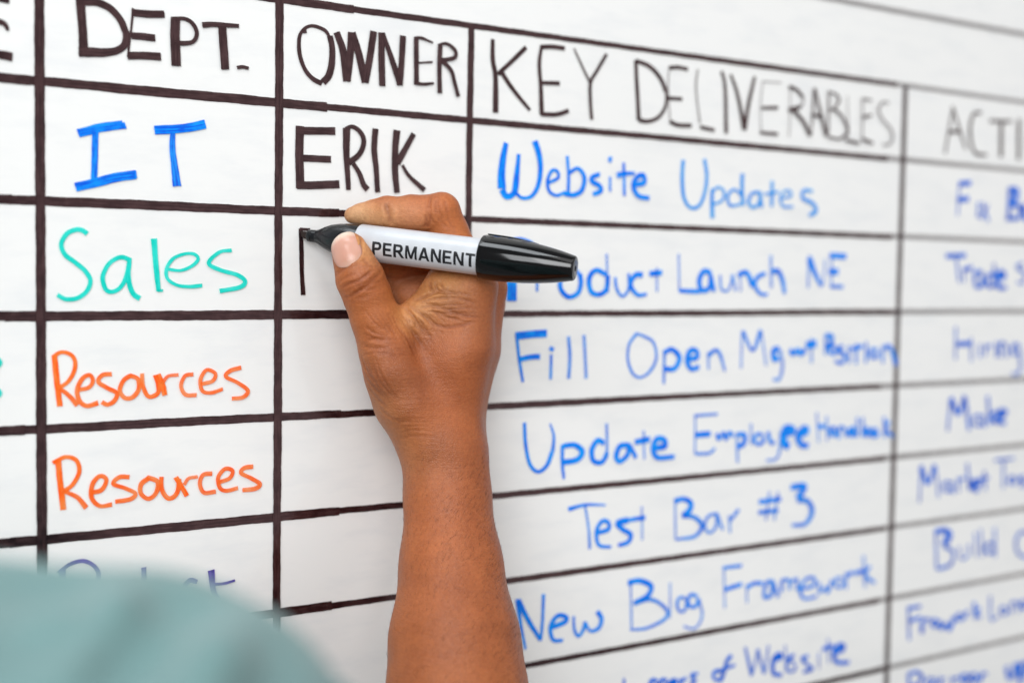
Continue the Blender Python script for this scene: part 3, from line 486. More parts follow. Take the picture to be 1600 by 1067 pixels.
('blue handwritten word Mgmt','sky',[(0.58,[298.5,-11.2,1.7,298.5,-34.0,1.7]),(0.87,[299.1,-11.2,2.4,307.6,-23.1,2.2,314.0,-10.8,3.3]),(0.58,[314.3,-11.4,1.7,319.1,-32.8,1.7]),(0.97,[329.9,-22.5,3.4,325.3,-23.6,4.2,325.5,-28.7,3.8,329.8,-28.5,3.3]),(0.58,[330.5,-23.1,2.7,332.9,-32.8,2.8,330.6,-41.3,2.5,324.9,-41.5,2.0]),(1.0,[338.9,-23.3,3.8,341.9,-26.0,3.3,345.6,-23.7,3.3,348.2,-26.1,3.3,352.3,-23.8,3.8]),(0.53,[357.3,-16.4,2.1,358.1,-32.2,2.1]),(1.0,[352.7,-20.9,4.8,361.8,-19.8,4.9])]),
('blue handwritten word Position','sky',[(0.66,[369.9,-14.7,2.1,370.4,-27.6,2.2]),(0.84,[369.5,-15.1,3.2,375.4,-15.6,3.7,374.9,-20.1,4.2,370.2,-22.7,3.6]),(0.94,[379.7,-22.9,2.5,378.4,-22.0,2.4,376.7,-21.7,2.3,375.2,-22.2,2.6,374.2,-23.3,3.1,374.1,-24.7,3.1,374.9,-25.9,2.6,376.4,-26.7,2.3,378.1,-26.8,2.3,379.5,-26.1,2.8,380.3,-24.9,3.2,380.1,-23.5,3.2]),(0.87,[386.2,-21.7,2.6,382.1,-24.1,3.2,387.9,-28.6,3.1,385.4,-32.9,2.5,379.2,-31.5,2.3]),(0.74,[391.5,-21.8,2.5,392.0,-33.3,2.5]),(0.74,[398.3,-20.7,2.5,398.8,-33.9,2.5]),(1.0,[393.9,-24.1,2.7,404.1,-22.3,2.8]),(0.74,[407.6,-19.6,2.5,407.8,-33.5,2.5]),(0.87,[418.2,-25.7,2.6,416.6,-24.7,2.4,414.7,-24.4,2.4,412.9,-25.0,2.7,411.8,-26.2,3.3,411.7,-27.8,3.3,412.6,-29.2,2.7,414.3,-30.1,2.4,416.3,-30.2,2.4,418.0,-29.4,2.9,418.8,-28.1,3.4,418.7,-26.5,3.4]),(0.74,[423.5,-22.4,2.6,424.0,-33.9,2.6]),(0.87,[423.9,-23.9,3.0,429.8,-23.0,3.1,434.2,-29.0,3.9,437.0,-35.7,4.1])]),
('faint blurred blue handwritten word Hiring','navy',[(0.66,[497.0,-10.4,2.2,497.8,-33.3,2.2]),(0.66,[513.9,-18.6,2.3,514.8,-35.1,2.3]),(1.0,[498.9,-22.7,3.4,513.3,-22.4,3.5]),(0.74,[523.5,-22.8,2.5,524.1,-32.6,2.5]),(0.74,[529.9,-23.2,2.5,530.3,-31.4,2.5]),(0.87,[529.8,-25.4,2.4,535.7,-24.1,2.4]),(0.74,[541.5,-21.8,2.6,542.2,-32.8,2.6]),(0.74,[546.5,-33.1,3.1,545.9,-23.2,2.8,552.5,-24.7,2.7,553.9,-33.3,3.1]),(0.87,[566.0,-23.6,2.3,560.4,-25.1,3.1,560.7,-30.4,2.7,566.4,-30.5,2.1]),(0.66,[566.5,-23.6,3.1,570.1,-39.0,3.2,566.9,-45.2,2.5,560.3,-45.0,2.0])]),
('blue handwritten word Update','sky',[(1.0,[141.9,-59.0,2.0,142.7,-70.1,2.2,145.8,-81.9,2.2,151.1,-86.5,2.1,156.8,-83.6,2.5,160.4,-76.1,2.8]),(0.91,[160.7,-76.1,2.5,161.2,-67.3,1.7,158.7,-60.4,1.1]),(1.0,[167.4,-73.4,3.0,175.6,-73.3,3.0,180.7,-77.5,3.7,176.9,-81.7,3.4,166.8,-82.5,3.2]),(0.97,[167.2,-72.6,2.5,167.2,-82.4,2.1,168.6,-91.8,1.7]),(1.0,[196.0,-73.5,3.0,191.1,-71.8,3.2,187.3,-76.8,3.5,188.6,-83.0,2.9,194.7,-84.0,2.9,198.3,-78.7,3.1]),(0.7,[197.3,-62.2,1.8,197.8,-72.4,1.8,197.8,-82.4,1.8]),(1.0,[212.7,-75.5,3.1,207.0,-76.0,3.4,204.5,-81.4,3.5,207.2,-84.6,2.8,212.8,-80.9,3.3,213.4,-75.4,2.6,219.0,-83.4,2.7]),(1.0,[217.7,-74.2,3.4,228.7,-73.0,3.4]),(0.66,[224.0,-67.8,1.5,224.9,-84.5,1.5]),(1.0,[232.7,-78.6,3.4,239.9,-77.6,3.8,239.2,-74.0,3.4,233.9,-73.3,3.6,231.3,-78.5,3.9,234.6,-84.1,3.0,247.3,-84.5,2.9])]),
('blue handwritten word Employee','sky',[(0.74,[262.0,-61.1,1.7,280.5,-60.9,1.8]),(0.62,[262.9,-60.5,1.5,263.3,-83.7,1.5]),(1.0,[263.2,-72.7,3.4,275.3,-72.5,3.5]),(0.81,[263.5,-83.9,1.8,274.3,-84.2,1.8,279.0,-81.5,2.0]),(0.97,[280.1,-72.5,2.8,281.9,-76.3,2.3,285.6,-72.5,2.3,287.5,-76.6,2.3,290.2,-72.5,2.4,293.5,-75.4,2.5]),(0.66,[296.2,-72.8,1.9,297.5,-91.5,1.9]),(1.0,[296.6,-82.0,3.0,302.2,-79.9,3.5,302.4,-74.8,3.2,297.0,-74.2,2.8]),(0.62,[307.6,-68.0,1.6,308.4,-81.3,1.6]),(1.0,[317.7,-76.3,2.2,316.1,-75.1,2.1,314.0,-74.7,2.1,312.1,-75.3,2.4,311.0,-76.6,2.8,310.8,-78.4,2.7,311.8,-80.0,2.3,313.6,-81.1,2.1,315.6,-81.2,2.1,317.4,-80.4,2.5,318.4,-79.0,2.8,318.2,-77.2,2.8]),(0.62,[333.1,-74.6,2.3,332.1,-86.7,2.3,329.1,-91.5,1.9,321.2,-91.7,1.7]),(0.91,[321.7,-73.9,3.0,324.7,-80.7,2.7,328.0,-80.7,2.4]),(1.0,[336.5,-75.6,4.5,343.2,-74.5,5.5,340.0,-72.3,4.3,336.2,-74.2,5.9,335.8,-81.4,5.6,340.5,-84.4,4.6]),(1.0,[347.9,-77.8,4.1,355.5,-75.2,4.7,352.8,-73.4,4.1,347.9,-77.8,5.2,350.6,-83.4,4.0,357.2,-84.7,3.7])]),
('blue handwritten word Handbook','sky',[(0.53,[364.2,-63.9,1.9,366.8,-83.2,1.9]),(1.0,[365.5,-72.7,3.1,372.1,-73.5,3.1]),(0.58,[373.1,-66.6,2.0,374.4,-82.8,2.0]),(0.94,[381.7,-75.7,2.9,380.4,-74.8,2.7,378.9,-74.5,2.6,377.5,-74.9,3.1,376.6,-75.9,3.6,376.5,-77.2,3.5,377.2,-78.3,3.0,378.6,-79.1,2.6,380.1,-79.2,2.7,381.5,-78.7,3.3,382.2,-77.6,3.7,382.1,-76.3,3.7]),(0.87,[384.9,-82.0,2.7,384.9,-75.1,2.6,389.4,-75.4,2.2,392.2,-81.3,2.6]),(1.0,[399.4,-77.0,3.5,398.3,-76.2,3.2,396.9,-76.0,3.2,395.6,-76.3,3.7,394.8,-77.2,4.4,394.7,-78.4,4.3,395.4,-79.4,3.6,396.6,-80.1,3.2,398.0,-80.2,3.3,399.2,-79.7,4.0,399.9,-78.7,4.5,399.7,-77.6,4.5]),(0.74,[401.5,-68.8,2.3,402.0,-81.8,2.3]),(0.74,[406.5,-69.1,2.3,407.0,-82.1,2.3]),(1.0,[413.1,-77.8,2.9,411.9,-77.0,2.7,410.5,-76.7,2.7,409.2,-77.1,3.2,408.4,-78.0,3.8,408.3,-79.1,3.7,409.0,-80.2,3.1,410.2,-80.9,2.7,411.7,-81.0,2.8,412.9,-80.5,3.4,413.5,-79.5,3.9,413.4,-78.3,3.8]),(1.0,[420.2,-78.7,3.1,419.0,-77.9,2.9,417.6,-77.7,2.9,416.3,-78.0,3.4,415.4,-78.9,4.1,415.4,-80.1,3.9,416.1,-81.2,3.3,417.3,-81.9,2.9,418.8,-82.0,3.0,420.0,-81.4,3.6,420.7,-80.5,4.2,420.6,-79.3,4.1]),(0.81,[427.1,-69.7,2.6,428.4,-83.6,2.6]),(0.87,[432.4,-73.2,2.9,428.1,-77.4,3.0,436.3,-83.6,2.4])]),
('blurred blue handwritten word Make','navy',[(0.66,[494.0,-60.1,2.7,492.2,-82.7,2.7]),(1.0,[494.0,-60.1,5.1,503.0,-71.0,3.5,509.3,-59.0,4.3]),(0.81,[509.8,-60.8,3.5,515.2,-83.6,3.5]),(0.81,[528.3,-75.0,2.3,526.2,-73.6,2.1,523.5,-73.2,2.1,521.0,-73.9,2.5,519.5,-75.4,3.1,519.4,-77.4,3.0,520.7,-79.3,2.5,523.0,-80.5,2.1,525.7,-80.7,2.2,528.0,-79.8,2.7,529.2,-78.1,3.2,529.0,-76.0,3.2]),(0.81,[529.3,-73.1,2.7,531.8,-82.4,2.7]),(0.81,[534.0,-60.0,3.0,537.6,-81.0,3.0]),(1.0,[544.5,-71.0,2.5,537.3,-76.0,2.9,547.4,-80.3,2.1]),(1.0,[546.8,-76.8,3.2,554.9,-72.8,4.2,548.8,-71.2,3.2,545.8,-77.4,3.6,555.4,-81.1,2.8])]),
('blue handwritten word Test','sky',[(1.0,[172.0,-109.0,2.6,183.6,-107.6,1.8,197.8,-108.8,1.0]),(0.74,[183.4,-107.9,1.4,186.1,-120.6,1.7,187.3,-133.0,1.9]),(1.0,[191.6,-124.4,2.7,200.0,-123.0,2.8,199.9,-119.1,2.5,195.5,-118.0,2.6,191.8,-123.2,2.7,193.5,-131.2,2.1,202.3,-133.4,1.9]),(1.0,[214.1,-119.0,3.7,206.8,-120.1,3.9,209.9,-123.7,3.1,216.3,-127.7,3.1,214.1,-131.9,2.8,207.2,-132.9,2.2]),(1.0,[206.8,-119.8,2.0,216.4,-118.9,2.4,226.7,-118.6,2.9]),(0.58,[223.9,-111.9,1.4,224.7,-131.8,1.4])]),
('blue handwritten word Bar','sky',[(1.0,[248.1,-111.1,3.3,255.6,-110.3,3.1,261.2,-113.6,3.8,259.7,-117.7,4.0,254.6,-120.5,3.7]),(0.58,[248.9,-109.9,1.6,249.8,-133.3,1.6]),(0.84,[254.6,-120.1,3.1,264.2,-122.0,2.8,270.1,-127.7,3.3,264.5,-133.5,2.3,249.6,-133.9,1.5]),(0.81,[281.5,-121.2,1.7,274.7,-122.6,2.0,272.4,-128.4,2.1,276.3,-132.6,1.7,281.6,-128.8,2.2,281.7,-121.3,1.7,286.8,-131.7,2.0]),(0.66,[291.7,-123.2,1.7,292.9,-134.4,1.7]),(0.81,[292.4,-126.8,2.4,299.6,-120.3,2.4])]),
('blue handwritten word #3','sky',[(0.81,[315.8,-123.8,3.0,332.9,-124.0,3.1]),(1.0,[316.2,-117.3,3.0,335.0,-116.9,3.1]),(0.58,[324.9,-111.4,1.9,322.3,-129.3,1.9]),(0.58,[332.1,-112.0,1.9,329.5,-130.0,1.9]),(1.0,[343.0,-110.3,3.7,355.1,-110.7,4.4,348.9,-118.0,4.9]),(0.81,[348.9,-118.5,4.0,358.6,-120.6,3.8,362.3,-127.7,4.5,356.4,-134.7,3.0,344.9,-134.5,2.1])]),
('blurred blue handwritten word Market','navy',[(0.62,[465.6,-104.8,2.2,465.4,-130.5,2.2]),(0.97,[465.3,-106.0,4.7,473.5,-117.5,3.3,480.1,-105.6,4.2]),(0.66,[480.9,-106.9,2.2,485.0,-128.5,2.2]),(0.87,[497.5,-119.9,2.1,495.6,-118.6,1.9,493.2,-118.2,1.9,491.0,-118.7,2.3,489.7,-120.1,2.8,489.5,-121.9,2.7,490.7,-123.6,2.2,492.8,-124.8,1.9,495.2,-125.0,2.0,497.3,-124.2,2.5,498.3,-122.7,2.9,498.1,-120.9,2.9]),(0.81,[498.2,-118.2,2.6,500.6,-127.3,2.6]),(0.74,[504.9,-116.2,2.5,506.2,-126.5,2.5]),(0.87,[505.4,-118.8,2.4,511.7,-116.5,2.4]),(0.81,[514.2,-106.7,2.5,517.6,-126.2,2.5]),(0.94,[522.2,-118.5,2.4,517.4,-122.2,2.6,525.0,-127.6,2.0]),(1.0,[523.6,-123.9,2.6,528.9,-121.8,3.4,525.7,-119.1,2.4,522.4,-123.2,3.4,527.0,-128.2,2.8]),(0.81,[533.1,-113.3,2.5,535.1,-127.6,2.5]),(1.0,[528.6,-119.5,2.2,538.5,-118.5,2.2])]),
('blurred blue handwritten word Test','navy',[(0.74,[544.6,-106.8,2.0,567.0,-106.7,2.0]),(0.66,[554.6,-107.4,2.6,555.8,-128.0,2.6]),(0.87,[568.5,-121.4,2.4,566.9,-120.4,2.2,565.0,-120.0,2.2,563.2,-120.4,2.6,562.1,-121.5,3.3,562.0,-122.9,3.2,562.9,-124.3,2.5,564.6,-125.2,2.1,566.6,-125.4,2.2,568.3,-124.8,2.8,569.2,-123.6,3.4,569.0,-122.2,3.3]),(0.87,[579.8,-120.6,2.2,573.7,-122.0,3.2,580.1,-125.8,3.1,575.1,-128.6,2.6]),(0.74,[587.8,-115.9,2.7,589.1,-130.4,2.7])]),
('blurred blue handwritten word Build','navy',[(1.0,[482.9,-152.4,4.1,492.9,-152.4,4.0,498.0,-156.6,6.2,491.6,-162.4,5.5]),(0.66,[483.1,-151.4,2.6,485.8,-179.1,2.6]),(0.74,[492.0,-163.2,2.4,502.0,-168.2,3.0,500.6,-176.8,3.1,486.9,-179.0,2.5]),(0.74,[508.7,-165.2,2.2,511.4,-174.3,1.7,518.6,-172.5,2.2,519.3,-164.8,2.3]),(0.66,[525.5,-156.8,2.1,528.0,-175.1,2.1]),(0.66,[531.6,-154.9,2.1,534.7,-175.8,2.1]),(0.81,[546.8,-168.3,2.3,544.6,-166.8,2.2,541.8,-166.2,2.1,539.3,-166.7,2.6,537.8,-168.2,3.3,537.6,-170.2,3.1,539.0,-172.2,2.4,541.4,-173.6,2.1,544.2,-173.9,2.2,546.5,-173.1,2.8,547.8,-171.5,3.4,547.5,-169.4,3.3]),(0.66,[547.4,-155.8,2.4,549.1,-177.4,2.4])]),
('blurred blue handwritten word Case','navy',[(0.74,[586.9,-162.9,2.2,578.2,-162.1,2.6,572.8,-168.0,3.5,576.0,-177.5,2.6,587.7,-182.0,2.2]),(1.0,[604.6,-172.9,2.3,602.1,-171.1,2.1,598.9,-170.4,2.1,596.0,-171.0,2.6,594.2,-172.7,3.2,594.1,-174.9,3.1,595.6,-177.2,2.4,598.4,-178.7,2.0,601.6,-179.1,2.1,604.3,-178.2,2.8,605.7,-176.3,3.4,605.5,-174.0,3.2]),(1.0,[616.8,-172.5,2.3,610.4,-173.9,3.3,617.2,-177.9,3.2,611.9,-180.0,2.5])]),
('blue handwritten word New','sky',[(0.94,[139.1,-155.5,2.7,141.8,-170.8,2.1,145.0,-184.1,1.5]),(0.97,[139.6,-156.1,3.4,146.9,-168.7,2.8,154.7,-180.3,2.3]),(0.94,[156.3,-154.7,2.1,155.9,-169.0,2.0,154.9,-180.6,1.9]),(1.0,[160.8,-174.4,3.0,170.9,-172.4,3.0,171.7,-169.7,2.6,165.9,-168.3,2.7,161.4,-173.5,2.8,163.2,-181.3,2.2,169.8,-182.7,2.0]),(0.91,[176.9,-169.9,1.6,177.6,-177.7,1.9,180.6,-181.8,1.9,184.0,-178.1,2.6,185.1,-174.1,2.8]),(1.0,[185.1,-174.7,1.7,188.7,-180.0,1.8,194.6,-179.1,2.6,196.4,-174.0,2.9,193.2,-169.4,2.9])]),
('blue handwritten word Blog','sky',[(1.0,[215.0,-155.6,3.5,223.7,-155.5,3.2,232.2,-159.7,3.5,229.6,-165.1,3.6,219.7,-168.4,3.1]),(0.62,[217.0,-155.7,1.5,218.4,-182.7,1.5]),(0.81,[219.7,-168.2,2.6,232.2,-167.6,2.3,243.1,-173.9,2.2,243.9,-180.0,2.4,230.1,-184.1,1.8,217.4,-183.3,1.4]),(0.58,[246.5,-159.2,1.4,247.0,-180.6,1.4]),(0.87,[258.7,-171.4,1.8,257.2,-169.6,1.7,255.2,-169.0,1.7,253.4,-169.7,2.1,252.3,-171.5,2.2,252.3,-173.9,2.1,253.2,-176.1,1.9,254.9,-177.7,1.6,256.8,-178.0,1.8,258.5,-177.0,2.2,259.4,-175.0,2.2,259.2,-172.6,2.1]),(0.66,[269.1,-171.2,1.8,271.9,-182.8,1.9,266.5,-189.4,1.6,257.6,-187.0,1.4]),(1.0,[267.6,-170.6,2.1,265.9,-169.1,2.0,263.8,-168.5,2.1,261.9,-169.0,2.4,260.7,-170.5,2.7,260.5,-172.6,2.5,261.5,-174.6,2.2,263.4,-176.0,2.0,265.5,-176.3,2.1,267.3,-175.5,2.6,268.3,-173.8,2.7,268.1,-171.7,2.6])]),
('blue handwritten word Framework','sky',[(0.91,[287.6,-155.3,2.2,303.3,-155.6,2.2]),(0.58,[288.6,-155.0,1.5,290.1,-180.3,1.5]),(1.0,[289.4,-168.8,2.8,303.7,-167.2,2.8]),(0.58,[307.6,-167.6,1.5,308.3,-179.5,1.5]),(1.0,[307.7,-170.0,2.8,313.9,-167.9,2.6,321.0,-168.7,2.5]),(0.87,[327.4,-167.6,2.5,323.5,-169.7,2.9,322.8,-177.4,2.4,328.8,-176.7,2.9,329.1,-167.8,2.1,334.7,-179.2,2.6]),(0.81,[337.3,-176.2,2.7,337.9,-169.2,2.6,343.8,-169.9,2.2,344.3,-175.6,2.7]),(0.81,[344.2,-171.6,2.3,350.3,-169.5,2.1,351.2,-176.8,2.7]),(0.94,[354.6,-176.5,2.0,365.5,-175.4,2.3,366.0,-170.8,2.0,358.7,-170.5,2.2,353.8,-176.8,2.6,357.7,-183.0,1.9,369.0,-182.9,1.9]),(0.87,[370.2,-173.9,2.6,371.5,-180.7,2.0,376.2,-177.8,1.9,378.6,-181.6,2.4,382.5,-173.9,2.7]),(0.87,[392.1,-175.0,1.9,390.4,-173.7,1.8,388.3,-173.2,1.8,386.4,-173.6,2.2,385.2,-174.9,2.6,385.1,-176.6,2.4,386.1,-178.3,2.0,387.9,-179.4,1.8,390.0,-179.7,1.9,391.8,-179.1,2.3,392.8,-177.7,2.6,392.6,-175.9,2.5]),(0.74,[394.7,-170.7,2.1,395.9,-181.6,2.1]),(1.0,[395.2,-173.1,2.8,401.3,-170.9,2.9]),(1.0,[403.0,-171.9,2.9,413.1,-171.1,2.9]),(0.66,[411.3,-160.9,2.0,413.6,-182.6,2.0]),(0.87,[418.0,-168.7,2.7,413.2,-174.1,2.6,423.0,-180.9,2.1])]),
('blurred blue handwritten word Framework','navy',[(0.87,[457.2,-202.6,2.6,470.5,-202.9,2.6]),(0.66,[457.5,-201.2,2.7,459.7,-224.9,2.7]),(1.0,[459.1,-211.8,2.6,470.9,-210.3,2.6]),(1.0,[472.6,-221.9,4.3,472.9,-213.7,3.2,480.2,-212.8,1.9]),(1.0,[488.2,-215.6,2.2,486.8,-214.5,2.1,485.0,-214.0,2.1,483.4,-214.3,2.6,482.3,-215.3,3.1,482.3,-216.7,2.9,483.1,-218.0,2.3,484.7,-219.0,2.0,486.5,-219.3,2.2,488.0,-218.8,2.7,488.8,-217.7,3.2,488.7,-216.3,3.0]),(1.0,[489.5,-215.3,3.8,492.8,-221.4,2.9,497.2,-218.6,2.9,501.2,-223.0,3.6,506.4,-215.1,4.4]),(0.94,[514.6,-214.9,2.1,513.3,-214.0,2.0,511.7,-213.5,2.0,510.2,-213.8,2.4,509.3,-214.7,3.0,509.2,-215.9,2.8,510.0,-217.2,2.2,511.4,-218.0,1.9,513.1,-218.3,2.1,514.5,-217.9,2.6,515.2,-216.9,3.0,515.1,-215.6,2.9]),(0.87,[518.4,-218.0,2.8,518.6,-213.6,2.7,522.2,-213.5,1.9]),(1.0,[527.1,-207.1,3.1,529.8,-219.8,3.1]),(1.0,[534.4,-212.5,2.4,528.7,-215.0,2.9,535.6,-219.4,2.1])]),
('blurred blue handwritten word Launch','navy',[(0.74,[545.3,-205.0,2.6,547.2,-222.0,2.2,555.6,-221.3,1.8]),(0.87,[564.4,-216.9,2.2,562.9,-215.8,2.0,560.9,-215.3,2.0,559.1,-215.6,2.5,558.0,-216.7,3.2,557.9,-218.1,2.9,558.9,-219.5,2.3,560.6,-220.5,2.0,562.6,-220.8,2.1,564.2,-220.3,2.7,565.1,-219.2,3.2,564.9,-217.7,3.1]),(0.87,[570.2,-221.2,2.9,570.2,-214.0,2.7,577.2,-214.3,2.1,578.9,-221.3,2.8]),(1.0,[588.3,-215.5,2.2,586.6,-214.3,2.1,584.6,-213.8,2.1,582.8,-214.1,2.6,581.6,-215.2,3.2,581.6,-216.6,3.0,582.5,-218.1,2.3,584.3,-219.1,2.0,586.3,-219.4,2.1,588.1,-218.9,2.8,589.0,-217.7,3.3,588.8,-216.2,3.2]),(1.0,[591.6,-210.8,3.0,592.6,-220.2,3.0])]),
('blurred blue handwritten word Partner','navy',[(0.87,[458.8,-248.8,2.7,467.9,-248.3,2.5,474.2,-253.0,3.6,470.7,-257.2,3.2,461.7,-258.2,2.8]),(0.81,[460.2,-248.1,3.1,461.6,-263.7,3.1]),(0.81,[485.5,-256.8,2.0,483.9,-255.5,1.9,481.9,-254.9,1.9,480.1,-255.2,2.4,479.0,-256.3,2.9,478.9,-257.8,2.7,479.8,-259.4,2.1,481.5,-260.5,1.9,483.5,-260.8,2.0,485.2,-260.4,2.6,486.1,-259.1,3.0,486.0,-257.6,2.8]),(0.74,[487.5,-255.0,2.3,489.4,-262.8,2.3]),(0.81,[491.4,-258.1,1.9,498.9,-257.8,1.9]),(0.81,[493.5,-255.9,2.6,494.6,-263.0,2.6]),(0.81,[505.5,-257.9,2.4,506.8,-263.8,2.4]),(0.81,[505.8,-260.2,2.3,513.2,-259.1,2.3]),(1.0,[523.2,-260.4,2.6,521.5,-259.1,2.4,519.4,-258.5,2.4,517.5,-258.8,3.0,516.3,-259.9,3.7,516.2,-261.4,3.4,517.3,-263.0,2.7,519.1,-264.2,2.3,521.2,-264.5,2.5,522.9,-264.0,3.3,523.9,-262.8,3.8,523.7,-261.2,3.6]),(1.0,[533.0,-261.3,2.6,531.3,-260.0,2.4,529.2,-259.4,2.4,527.2,-259.7,3.1,526.1,-260.8,3.8,526.0,-262.4,3.4,527.0,-264.0,2.7,528.8,-265.1,2.4,530.9,-265.5,2.5,532.7,-265.0,3.3,533.7,-263.8,3.8,533.5,-262.1,3.6]),(1.0,[537.9,-267.0,3.3,538.0,-261.9,3.1,544.5,-261.4,2.3])]),
('blurred blue handwritten word up','navy',[(1.0,[567.6,-260.1,4.9,570.2,-268.6,3.6,577.3,-266.9,5.2,578.3,-259.1,5.5]),(1.0,[582.4,-259.8,4.8,584.7,-276.7,4.8]),(1.0,[583.8,-262.0,3.4,590.5,-261.0,3.4,591.3,-267.8,5.0,585.1,-269.5,3.7])]),
('blue handwritten word Developers','navy',[(1.0,[191.9,-212.8,1.7,192.9,-224.6,1.7]),(1.0,[191.9,-212.8,1.6,199.1,-216.9,1.7,199.3,-223.8,2.1,192.9,-224.6,1.7]),(1.0,[207.6,-220.7,1.6,206.4,-219.6,1.6,204.9,-219.1,1.6,203.4,-219.4,1.9,202.5,-220.4,2.1,202.4,-221.9,1.9,203.2,-223.3,1.7,204.5,-224.3,1.6,206.1,-224.6,1.7,207.4,-224.1,2.0,208.1,-223.0,2.1,208.0,-221.5,2.0]),(0.81,[213.5,-211.2,1.7,214.2,-220.4,1.7]),(1.0,[223.8,-219.4,1.9,222.4,-218.1,1.8,220.7,-217.6,1.9,219.1,-217.9,2.2,218.1,-219.1,2.4,218.0,-220.6,2.2,218.8,-222.2,1.9,220.3,-223.3,1.8,222.0,-223.6,2.0,223.5,-223.1,2.3,224.3,-221.8,2.4,224.2,-220.2,2.3]),(1.0,[227.3,-218.7,1.9,229.7,-224.1,1.7,232.6,-219.0,2.2]),(1.0,[238.1,-217.3,2.4,236.9,-216.2,2.3,235.4,-215.7,2.4,234.1,-216.1,2.9,233.2,-217.1,3.1,233.1,-218.6,2.8,233.8,-220.1,2.5,235.1,-221.1,2.3,236.6,-221.4,2.5,237.9,-220.9,3.0,238.6,-219.7,3.1,238.5,-218.1,2.9]),(1.0,[239.9,-217.7,1.8,240.9,-227.0,1.8]),(1.0,[245.2,-218.1,2.2,244.1,-217.0,2.1,242.7,-216.6,2.2,241.5,-216.9,2.6,240.7,-217.9,2.8,240.6,-219.3,2.6,241.3,-220.7,2.2,242.4,-221.7,2.1,243.8,-221.9,2.3,245.0,-221.4,2.7,245.6,-220.3,2.8,245.5,-218.8,2.7]),(1.0,[247.7,-221.0,2.3,252.3,-220.3,2.7,251.4,-218.1,2.1,247.9,-219.5,2.8,250.3,-223.3,2.1,253.5,-222.5,2.4]),(1.0,[255.3,-218.2,1.8,256.3,-224.0,1.8]),(1.0,[256.2,-220.4,2.3,260.3,-218.5,2.3]),(0.87,[269.8,-217.5,1.8,264.5,-217.6,2.3,267.5,-221.7,2.3,263.3,-222.6,1.9])]),
('blue handwritten word of','navy',[(1.0,[288.6,-220.0,2.0,287.1,-218.7,1.9,285.2,-218.1,2.0,283.5,-218.5,2.4,282.4,-219.6,2.7,282.3,-221.3,2.4,283.2,-222.9,2.1,284.8,-224.1,1.9,286.7,-224.5,2.1,288.3,-223.9,2.5,289.2,-222.6,2.7,289.1,-220.9,2.5]),(0.94,[284.3,-219.0,2.1,299.8,-217.0,2.1]),(0.87,[296.9,-210.5,3.4,292.8,-213.8,3.2,290.1,-222.8,2.4,287.8,-225.6,2.0])]),
('blue handwritten word Website','navy',[(0.74,[307.9,-207.0,2.0,311.2,-217.5,2.5,314.2,-226.0,2.9]),(0.74,[314.2,-225.7,1.8,316.8,-217.2,1.8,318.6,-209.7,1.8]),(0.74,[318.6,-209.7,1.7,321.7,-219.1,2.1,324.6,-226.5,2.4]),(0.66,[324.6,-226.5,1.9,326.4,-217.6,1.9,327.6,-208.8,1.9]),(0.94,[330.8,-218.8,2.8,338.9,-218.4,3.2,337.3,-215.7,2.7,332.5,-218.3,3.7,332.2,-227.0,3.0,339.9,-229.9,2.6]),(0.58,[342.0,-210.9,1.5,343.6,-228.4,1.5]),(0.97,[343.3,-220.2,2.7,350.3,-218.4,2.7]),(0.81,[350.7,-224.0,1.8,349.0,-222.5,1.7,346.9,-221.9,1.8,344.9,-222.3,2.1,343.6,-223.6,2.5,343.5,-225.4,2.3,344.6,-227.2,1.9,346.4,-228.5,1.7,348.6,-228.9,1.8,350.5,-228.3,2.3,351.5,-226.8,2.5,351.3,-224.9,2.4]),(0.81,[362.9,-220.9,2.3,357.2,-222.1,2.8,362.5,-226.6,2.1,366.5,-230.1,2.8,358.3,-230.8,2.2]),(0.53,[372.1,-220.0,1.7,372.9,-230.8,1.7]),(1.0,[375.6,-218.5,2.9,385.3,-217.6,2.9]),(0.53,[380.2,-211.9,1.6,381.5,-228.7,1.6]),(1.0,[386.8,-222.5,3.0,394.6,-221.3,3.4,394.5,-218.5,2.7,389.6,-218.4,3.4,386.0,-222.7,3.9,389.0,-229.0,2.7,400.7,-231.0,2.7])]),
('teal handwritten fragments at the left edge','teal',[(1.0,[-128.3,-16.0,1.8,-125.2,-19.7,1.8,-127.3,-22.3,1.9]),(1.0,[-128.9,-28.8,1.8,-125.3,-32.8,1.8,-127.9,-34.9,1.9])])]
for wi, (label, colour, strokes) in enumerate(WORDS):
    acc = ([], [], [], [])
    for si, (a, pts) in enumerate(strokes):
        ribbon([tuple(pts[i:i + 3]) for i in range(0, len(pts), 3)], a, 0.42 + 0.035 * si, acc, seed=wi * 40 + si)
    ink_object('handwritten_word', acc, INK[colour], label)

# ------------------------------------------------------------------ marker
MT = Vector([0.010812, -0.0002, 0.038572])       # where the axis meets the board, m
MX = Vector([0.6474827, -0.7548439, -0.1047701])      # unit axis, nib to tail
MN = Vector([-0.7573228, -0.6526686, 0.022043])      # unit side direction carrying the print
MU = MX.cross(MN) * -1      # round the barrel, upwards
marker = empty('marker_pen', MT, 'fat white permanent marker with black cap posted on its end, held in the hand', 'marker')
MROT = Matrix((MX, MU, MN)).transposed()   # local x axis, y up, z towards the print side


